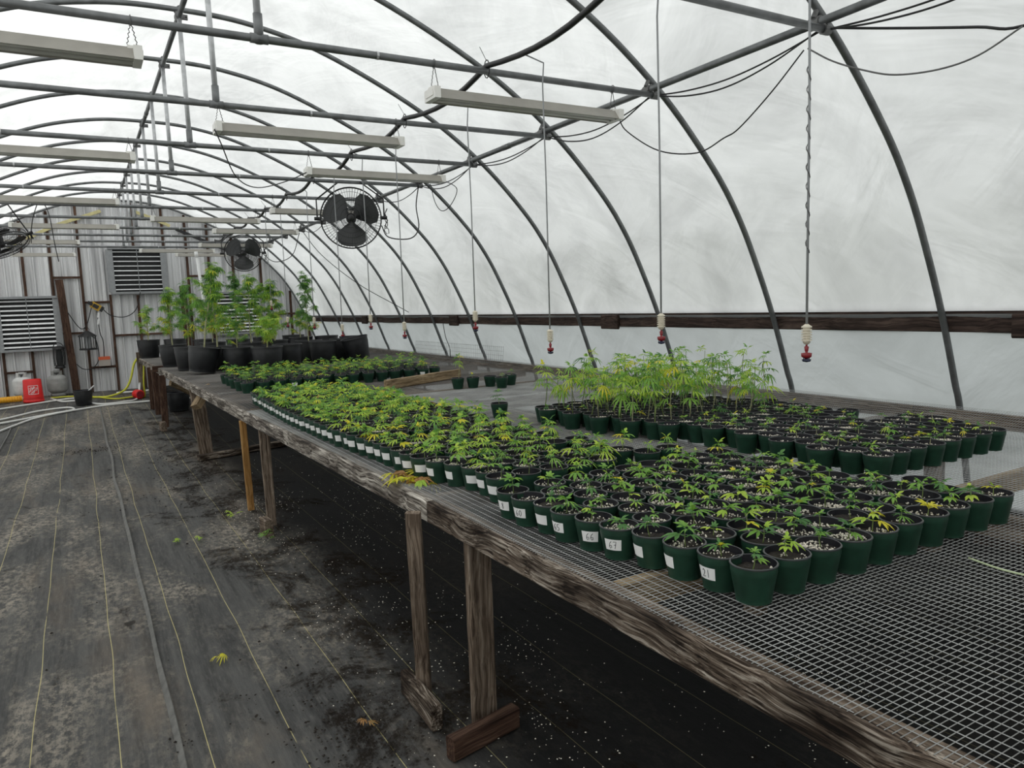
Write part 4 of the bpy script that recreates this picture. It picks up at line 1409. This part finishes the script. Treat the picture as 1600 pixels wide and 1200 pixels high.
cord('lamp_cord', [(.80, 4.80, 2.69), (.84, 4.85, 2.62), (1.0, 5.3, 2.50), (1.22, 5.7, 2.50), (1.5, 5.95, 2.60), (1.70, 6.03, 2.70)], .004, 'thin black cord linking two tube lights left of the nearer fan')
cord('lamp_cord', [(2.75, 7.25, 2.42), (2.80, 7.2, 2.30), (2.95, 7.0, 2.27), (3.05, 7.0, 2.38), (3.12, 7.2, 2.62), (3.19, 7.28, 2.83)], .006, 'black power cord looping from the nearer fan up to the purlin')
cord('lamp_cord', [(3.2, 7.0, 2.82), (3.2, 6.9, 2.62), (3.2, 6.75, 2.52), (3.2, 6.55, 2.55), (3.2, 6.4, 2.68), (2.95, 6.15, 2.71)], .004, 'thin black cord looped beside the purlin right of the nearer fan')
cord('lamp_cord', [(2.95, 11.2, 2.83), (3.2, 11.0, 2.4), (3.6, 10.6, 1.95), (4.05, 10.3, 1.62), (4.24, 10.25, 1.50)], .005, 'long black cord slanting down from the purlin to the hip board')
cord('lamp_cord', [(4.30, 9.2, 1.34), (4.33, 9.2, 1.15), (4.36, 9.15, 1.0), (4.34, 9.1, .88)], .005, 'black cord hanging below the hip board behind the far pots')
cord('lamp_cord', [(2.52, 11.9, 2.5), (2.75, 12.0, 2.36), (3.05, 12.1, 2.47), (3.19, 12.1, 2.83)], .006, 'black power cord drooping from the farther fan')
cord('lamp_cord', [(-.38, 9.95, 2.45), (-.36, 9.7, 2.55), (-.32, 9.64, 2.72), (-.25, 9.64, 2.87), (-.18, 9.64, 2.75), (-.15, 9.63, 2.4), (-.13, 9.63, 2.22)], .005, 'black cord with plug hanging from a bar near the left fan')
cord('extension_cord', [(-.16, 16.3, 1.70), (-.03, 16.34, 1.45), (.06, 16.36, 1.38), (.15, 16.36, 1.5), (.26, 16.34, 1.86)], .008, 'black cord drooping from the leaning post to the yellow work lamp')
cord('extension_cord', [(.40, 16.34, 1.78), (.55, 16.36, 1.62), (.80, 16.36, 1.58), (1.0, 16.34, 1.72), (1.1, 16.3, 2.05)], .008, 'black cord curving from the yellow work lamp up to the middle louver')
cord('extension_cord', [(.32, 16.34, 1.78), (.34, 16.36, 1.3), (.38, 16.36, 1.1), (.36, 16.36, .6)], .008, 'black cord hanging straight down below the yellow work lamp')
cord('extension_cord', [(-.1, 16.2, .72), (.0, 16.25, .62), (.16, 16.3, .62), (.28, 16.34, .80), (.26, 16.34, 1.15), (.16, 16.32, 1.25)], .008, 'black cord looped under the hanging bug lantern')
cord('bench_string', [(2.12, 1.10, ZB + .006), (2.10, 1.00, ZB + .006), (2.11, .90, ZB + .006), (2.08, .82, ZB + .006), (2.06, .6, ZB + .006)], .003, 'pale green string lying on the bench mesh at the right edge', 'string')

# white pole in front of the end wall
pp = thing('plastic_pole', 'slender white plastic pole standing among the tall plants', 'pole', (1.92, 13.9, ZB))
MB().tube([(1.98, 13.9, ZB + .005), (1.86, 13.9, 2.62)], .024, 8).build('pole_pipe', M['white'], pp, world=True, smooth_=True)
MB().tube([(1.86, 13.9, 2.56), (1.857, 13.9, 2.66)], .03, 8).build('elbow', M['white'], pp, world=True, smooth_=True)

# ------------------------------------------------------------------ things on the end wall and the floor before it
t = thing('work_lamp', 'yellow and black work lamp hanging on the end wall between two louvers', 'lamp', (.31, 16.36, 1.80))
MB().box((0, 0, 0), (.17, .07, .12), R=Matrix.Rotation(.6, 3, 'Y')).build('housing', M['work_yellow'], t)
m_ = MB(); m_.box((.0, -.04, 0), (.10, .02, .07), R=Matrix.Rotation(.6, 3, 'Y')); m_.box((-.09, -.01, .06), (.09, .09, .06), R=Matrix.Rotation(.6, 3, 'Y')); m_.box((.10, -.01, -.06), (.05, .09, .10), R=Matrix.Rotation(.6, 3, 'Y'))
m_.build('lens_guard', M['black'], t)
m_ = MB(); m_.box((.03, -.03, -.17), (.035, .01, .10), R=Matrix.Rotation(.15, 3, 'Y')); m_.box((.02, -.03, -.29), (.035, .01, .12), R=Matrix.Rotation(.3, 3, 'Y')); m_.build('paper_tag', M['white'], t)
t = thing('bug_lantern', 'black bug lantern hanging from a brace on the end wall', 'lantern', (.12, 16.14, .98))
MB().lathe([(.15, 0), (.15, .03), (.13, .03), (.13, .005)], 12).build('base_tray', M['black'], t)
m_ = MB()
for k in range(16):
    a = 2 * PI * k / 16; m_.tube([(.135 * math.cos(a), .135 * math.sin(a), .03), (.135 * math.cos(a), .135 * math.sin(a), .25)], .006, 4)
m_.build('grille', M['black'], t)
MB().lathe([(.04, .03), (.04, .25)], 10).build('lamp_core', M['louver_frame'], t)
m_ = MB(); m_.lathe([(.16, .25), (.15, .275), (.03, .36), (0, .365)], 12); m_.tube([(.04 * math.cos(k * PI / 6), 0, .38 + .04 * math.sin(k * PI / 6)) for k in range(12)], .006, 5, closed=True)
m_.build('roof_cap', M['black'], t)
t = thing('hanging_lantern', 'narrow black lantern standing on the grey propane tank by the end wall', 'lantern', (-.37, 16.25, .66))
MB().lathe([(.085, 0), (.09, .02), (.07, .05), (.075, .06)], 12).build('base', M['black'], t)
m_ = MB()
for k in range(10):
    a = 2 * PI * k / 10; m_.tube([(.085 * math.cos(a), .085 * math.sin(a), .05), (.095 * math.cos(a), .095 * math.sin(a), .2), (.085 * math.cos(a), .085 * math.sin(a), .36)], .006, 4)
m_.build('cage', M['black'], t)
MB().lathe([(.05, .05), (.06, .2), (.05, .36)], 10).build('glass', M['dark_void'], t)
m_ = MB(); m_.lathe([(.10, .36), (.09, .40), (.03, .42), (0, .42)], 12)
m_.tube([(.085 * math.cos(k * PI / 8), 0, .38 + .10 * math.sin(k * PI / 8)) for k in range(9)], .008, 5); m_.build('top_handle', M['black'], t)
t = thing('small_box', 'little carton with an orange top on a brace of the end wall', 'box', (.37, 16.38, .645))
MB().box((0, 0, .06), (.19, .10, .12)).build('carton', M['card'], t)
MB().box((0, 0, .15), (.20, .11, .06)).build('orange_top', M['red_box'], t)


def tank(x, y, R, H, mat, label):
    t = thing('propane_tank', label, 'gas tank', (x, y, zf(y)))
    MB().lathe([(R * .72, 0), (R * .74, .0), (R * .74, .05), (R * .7, .06)], 24).build('foot_ring', M[mat], t, smooth_=True)
    prof = [(0, .04)] + [(R * math.sin(a * PI / 16), .04 + H * .22 * (1 - math.cos(a * PI / 16))) for a in range(1, 9)]
    prof += [(R * 1.01, .04 + H * .45), (R * 1.01, .04 + H * .47), (R, .04 + H * .48)]
    prof += [(R * math.cos(a * PI / 16), .04 + H * .62 + H * .22 * math.sin(a * PI / 16)) for a in range(0, 8)] + [(0, .04 + H * .845)]
    MB().lathe(prof, 28).build('body', M[mat], t, smooth_=True)
    m_ = MB(); n = 24
    vs = []
    for i in range(n):
        a = .5 + (2 * PI - 1.0) * i / (n - 1) - PI / 2
        top = H * 1.08 - (.05 if 5 < i < 9 or 14 < i < 18 else 0)
        for rr in (R * .56, R * .53):
            vs += [(rr * math.cos(a), rr * math.sin(a), H * .80), (rr * math.cos(a), rr * math.sin(a), top)]
    fs = []
    for i in range(n - 1):
        o = i * 4; fs += [(o, o + 4, o + 5, o + 1), (o + 2, o + 3, o + 7, o + 6), (o + 1, o + 5, o + 7, o + 3)]
    m_.add(vs, fs); m_.build('collar', M[mat], t)
    m_ = MB(); m_.tube([(0, 0, H * .84), (0, 0, H * .98)], .02, 8); m_.lathe([(0, H * 1.02), (.045, H * 1.01), (.045, H * .98), (0, H * .97)], 10); m_.tube([(0, 0, H * .92), (0, -.08, H * .92)], .014, 6)
    m_.build('valve', M['clamp'], t)
    return t


tank(-.98, 16.0, .15, .46, 'tank_white', 'white propane tank behind the red bucket')
tank(-.44, 16.15, .165, .44, 'tank_grey', 'grey propane tank under the narrow black lantern')

# red bucket, upside down, with the white square logo and lettering
bx, by = -.80, 15.45
t = thing('red_bucket', 'red plastic bucket with white square logo in front of the white propane tank', 'bucket', (bx, by, zf(by)))
Rb0, Rb1, Hb = .155, .138, .40
MB().lathe([(Rb0, 0), (Rb0 + .006, .0), (Rb0 + .006, .03), (Rb0, .035), (Rb0 - .003, .06), (Rb1, Hb - .01), (Rb1 - .01, Hb), (0, Hb)], 32).build('shell', M['bucket_red'], t, smooth_=True)
for zz in (.06, .085):
    MB().lathe([(Rb0 - .004, zz), (Rb0 + .004, zz + .004), (Rb0 - .004, zz + .01)], 32).build('rib_ring', M['bucket_red'], t, smooth_=True)
fa = math.atan2(-by, -bx) + .05


def bk(u, v, lift=.0015):
    """u, v in metres on the shell, centre of the logo at 0,0"""
    z = .22 + v
    r_ = Rb0 + (Rb1 - Rb0) * z / Hb + lift
    a = fa + u / r_
    return Vector((r_ * math.cos(a), r_ * math.sin(a), z))


m_ = MB(); sq = .078; th = .008
for (ua, va, ub, vb) in ((-sq, sq - th, sq, sq), (-sq, -sq, sq, -sq + th), (-sq, -sq, -sq + th, sq), (sq - th, -sq, sq, sq)):
    n = 8; vs = []
    for i in range(n + 1):
        u = ua + (ub - ua) * i / n
        vs += [bk(u, va), bk(u, vb)]
    m_.add(vs, [(2 * i, 2 * i + 2, 2 * i + 3, 2 * i + 1) for i in range(n)])
m_.build('logo_frame', M['white'], t)


def text_on(txt, size, cu, cv, rot, name):
    cu_ = bpy.data.curves.new('lettering', 'FONT'); cu_.body = txt; cu_.size = size; cu_.align_x = 'CENTER'; cu_.align_y = 'CENTER'; cu_.offset = size * .015
    ob = bpy.data.objects.new('lettering_tmp', cu_); COL.objects.link(ob)
    dg = bpy.context.evaluated_depsgraph_get(); dg.update()
    me = bpy.data.meshes.new_from_object(ob.evaluated_get(dg))
    bpy.data.objects.remove(ob)
    c, s = math.cos(rot), math.sin(rot)
    for v in me.vertices:
        u, w = v.co.x * c - v.co.y * s + cu, v.co.x * s + v.co.y * c + cv
        v.co = bk(u, w, .002)
    me.materials.clear(); me.materials.append(M['white'])
    return place(name, me, t)


text_on('THE', .028, -.038, .032, .75, 'lettering')
text_on('HOME', .046, -.02, .010, .75, 'lettering')
text_on('DEPOT', .046, .018, -.021, .75, 'lettering')

t = thing('red_can', 'small red round can on the floor by the far bench end', 'can', (.80, 14.55, zf(14.5) + .08))
MB().lathe([(0, -.085), (.075, -.085), (.08, -.07), (.08, .07), (.075, .085), (0, .085)], 18, axis=Matrix.Rotation(PI / 2, 3, 'X') @ Matrix.Rotation(.3, 3, 'Y')).build('can_body', M['bucket_red'], t, smooth_=True)
MB().lathe([(0, .087), (.06, .087), (.06, .095), (0, .095)], 14, axis=Matrix.Rotation(PI / 2, 3, 'X') @ Matrix.Rotation(.3, 3, 'Y')).build('lid', M['red'], t)


def gl(pts, h=.012): return [(x, y, zf(y) + h) for x, y in pts]


cord('garden_hose', gl([(-1.9, 15.1), (-1.4, 14.6), (-.9, 14.9), (-.35, 15.3), (.0, 15.4)]), .016, 'white hose stretch behind the floor pot', 'white_hose')
cord('garden_hose', gl([(-2.2, 12.3), (-1.6, 12.55), (-1.0, 13.0), (-.55, 13.4), (-.2, 13.7), (-.28, 14.05), (-.7, 13.9), (-1.1, 13.35), (-1.6, 12.9), (-2.2, 12.6)]), .016, 'white hose loop lying in front of the floor pot', 'white_hose')
cord('garden_hose', gl([(-1.7, 11.6), (-1.2, 11.9), (-.95, 12.5), (-.70, 13.1), (-.3, 13.55), (.3, 13.9), (.9, 13.95), (1.6, 13.9), (2.4, 14.2)]), .016, 'long white hose running from the left edge under the far bench', 'white_hose')
cord('garden_hose', gl([(-.55, 15.6), (-.35, 14.95), (-.1, 14.85), (.2, 14.1), (.55, 14.15), (.78, 14.5)], .014) + [(.86, 14.85, .38)], .018, 'white hose rising to the far bench end', 'white_hose')
cord('garden_hose', [(.88, 15.0, .84), (.80, 14.98, .72), (.72, 14.95, .45), (.60, 14.95, .26)] + gl([(.35, 15.1), (.1, 15.2)], .02), .02, 'yellow hose drooping off the end of the far bench to the floor', 'yellow_hose')
cord('garden_hose', gl([(-.55, 15.75), (-.2, 15.7), (.1, 15.35), (.45, 14.7), (.8, 14.8), (.90, 14.6)], .013) + [(.90, 14.5, .4), (.93, 14.5, .75)], .014, 'thin yellow hose on the floor behind the black pot', 'yellow_hose')
t = thing('drain_duct', 'orange yellow ribbed duct on the floor at the left edge', 'duct', (-1.5, 15.6, zf(15.6)))
pts = [Vector((-2.2 + k * .02, 15.4 + .003 * k, zf(15.5) + .062)) for k in range(62)]
MB().tube(pts, [.056 if k % 2 else .050 for k in range(62)], 12).build('ribbed_duct', M['orange_duct'], t, world=True)
cord('garden_hose', gl([(.5, 15.6), (.8, 15.55), (1.1, 15.6)], .02), .02, 'short white pipe on the floor against the end wall', 'white_hose')

# upright wire fence panel behind the far pots
t = thing('wire_fence', 'upright welded wire panel standing at the back of the far bench', 'fence', (4.25, 9.0, ZB))
m_ = MB()
for k in range(60):
    y = 7.5 + k * .05
    if y > 10.1: break
    m_.tube([(4.25, y, ZB + .045), (4.27, y, ZB + .26)], .0016, 3)
m_.build('upright_wires', M['fence_wire'], t, world=True)
m_ = MB()
for k in range(5): m_.tube([(4.25 + .005 * k, 7.5, ZB + .05 + k * .05), (4.25 + .005 * k, 10.1, ZB + .05 + k * .05)], .0016, 3)
m_.build('cross_wires', M['fence_wire'], t, world=True)

# ------------------------------------------------------------------ litter on the floor
random.seed(5)
mb = MB()


def speck(c, s, mi):
    c = Vector(c)
    dv = [Vector((1, 0, 0)), Vector((0, 1, 0)), Vector((-1, 0, 0)), Vector((0, -1, 0)), Vector((0, 0, .7)), Vector((0, 0, -.5))]
    Rm = Matrix.Rotation(random.uniform(0, 3), 3, 'Z')
    mb.add([c + Rm @ d * (s * random.uniform(.6, 1.3)) for d in dv], [(0, 1, 4), (1, 2, 4), (2, 3, 4), (3, 0, 4), (1, 0, 5), (2, 1, 5), (3, 2, 5), (0, 3, 5)], mi)


cl = [(1.0 + 2.2 * random.random() ** 1.8, random.uniform(1.2, 6.5)) for _ in range(70)]
for _ in range(2800):
    if random.random() < .72:
        cx, cy = random.choice(cl); x, y = random.gauss(cx, .10), random.gauss(cy, .16)
    else:
        x, y = random.uniform(.75, 3.6), random.uniform(1.0, 9)
    if x < .7: continue
    speck((x, y, zf(y) + .003), random.choice((.0012, .0018, .0026, .004)), 0)
o = mb.build('perlite_litter', M['perlite'])
tag(o, 'white perlite grains scattered over the dark floor under the bench', 'perlite', kind='stuff')
mb = MB()
for cx, cy, n, sx, sy in ((.75, 2.6, 420, .12, .35), (.02, 10.0, 320, .22, .10), (.75, 8.0, 500, .14, .9), (.35, 7.2, 25, .05, .1), (.45, 3.0, 16, .05, .08), (.22, 2.9, 20, .04, .06), (.3, 5, 30, .4, 1.6), (1.3, 7.5, 150, .4, 1.6), (.6, 10.8, 80, .25, .5), (-.3, 5, 14, .4, 2)):
    for _ in range(n):
        x, y = random.gauss(cx, sx), random.gauss(cy, sy)
        speck((x, y, zf(y) + .002), random.choice((.002, .003, .004, .006, .009)), 0)
o = mb.build('soil_litter', M['soil'])
tag(o, 'crumbs of dark spilled soil on the ground cloth along the bench', 'soil', kind='stuff')
for q, (x, y, c, n, lab) in enumerate(((.45, 5.55, 'lime', 4, 'pale green fallen leaves on the aisle floor, left clump'), (.60, 5.50, 'lime', 4, 'pale green fallen leaves on the aisle floor, right clump'), (1.02, 5.2, 'green', 9, 'little green weed growing beside the small square lumber block'), (.88, 5.95, 'lime', 6, 'little green weed at the foot of the orange prop'), (.42, 3.5, 'yellow', 3, 'yellow fallen leaf on the aisle floor nearer the camera'), (.80, 2.6, 'brown', 3, 'dry tan leaf on the dirty floor close to the near bench legs'))):
    t = thing('weed' if 'weed' in lab else 'fallen_leaf', lab, 'weed' if 'weed' in lab else 'leaf', (x, y, zf(y) + .004))
    for k in range(n):
        place('leaf', random.choice(LEAVES[c]), t, (random.gauss(0, .02), random.gauss(0, .02), .012 + .006 * k), (random.uniform(-.3, .3), -random.uniform(.0, .8) if 'weed' in lab else random.uniform(-.1, .1), k * 2.1), scale=random.uniform(.5, .9))
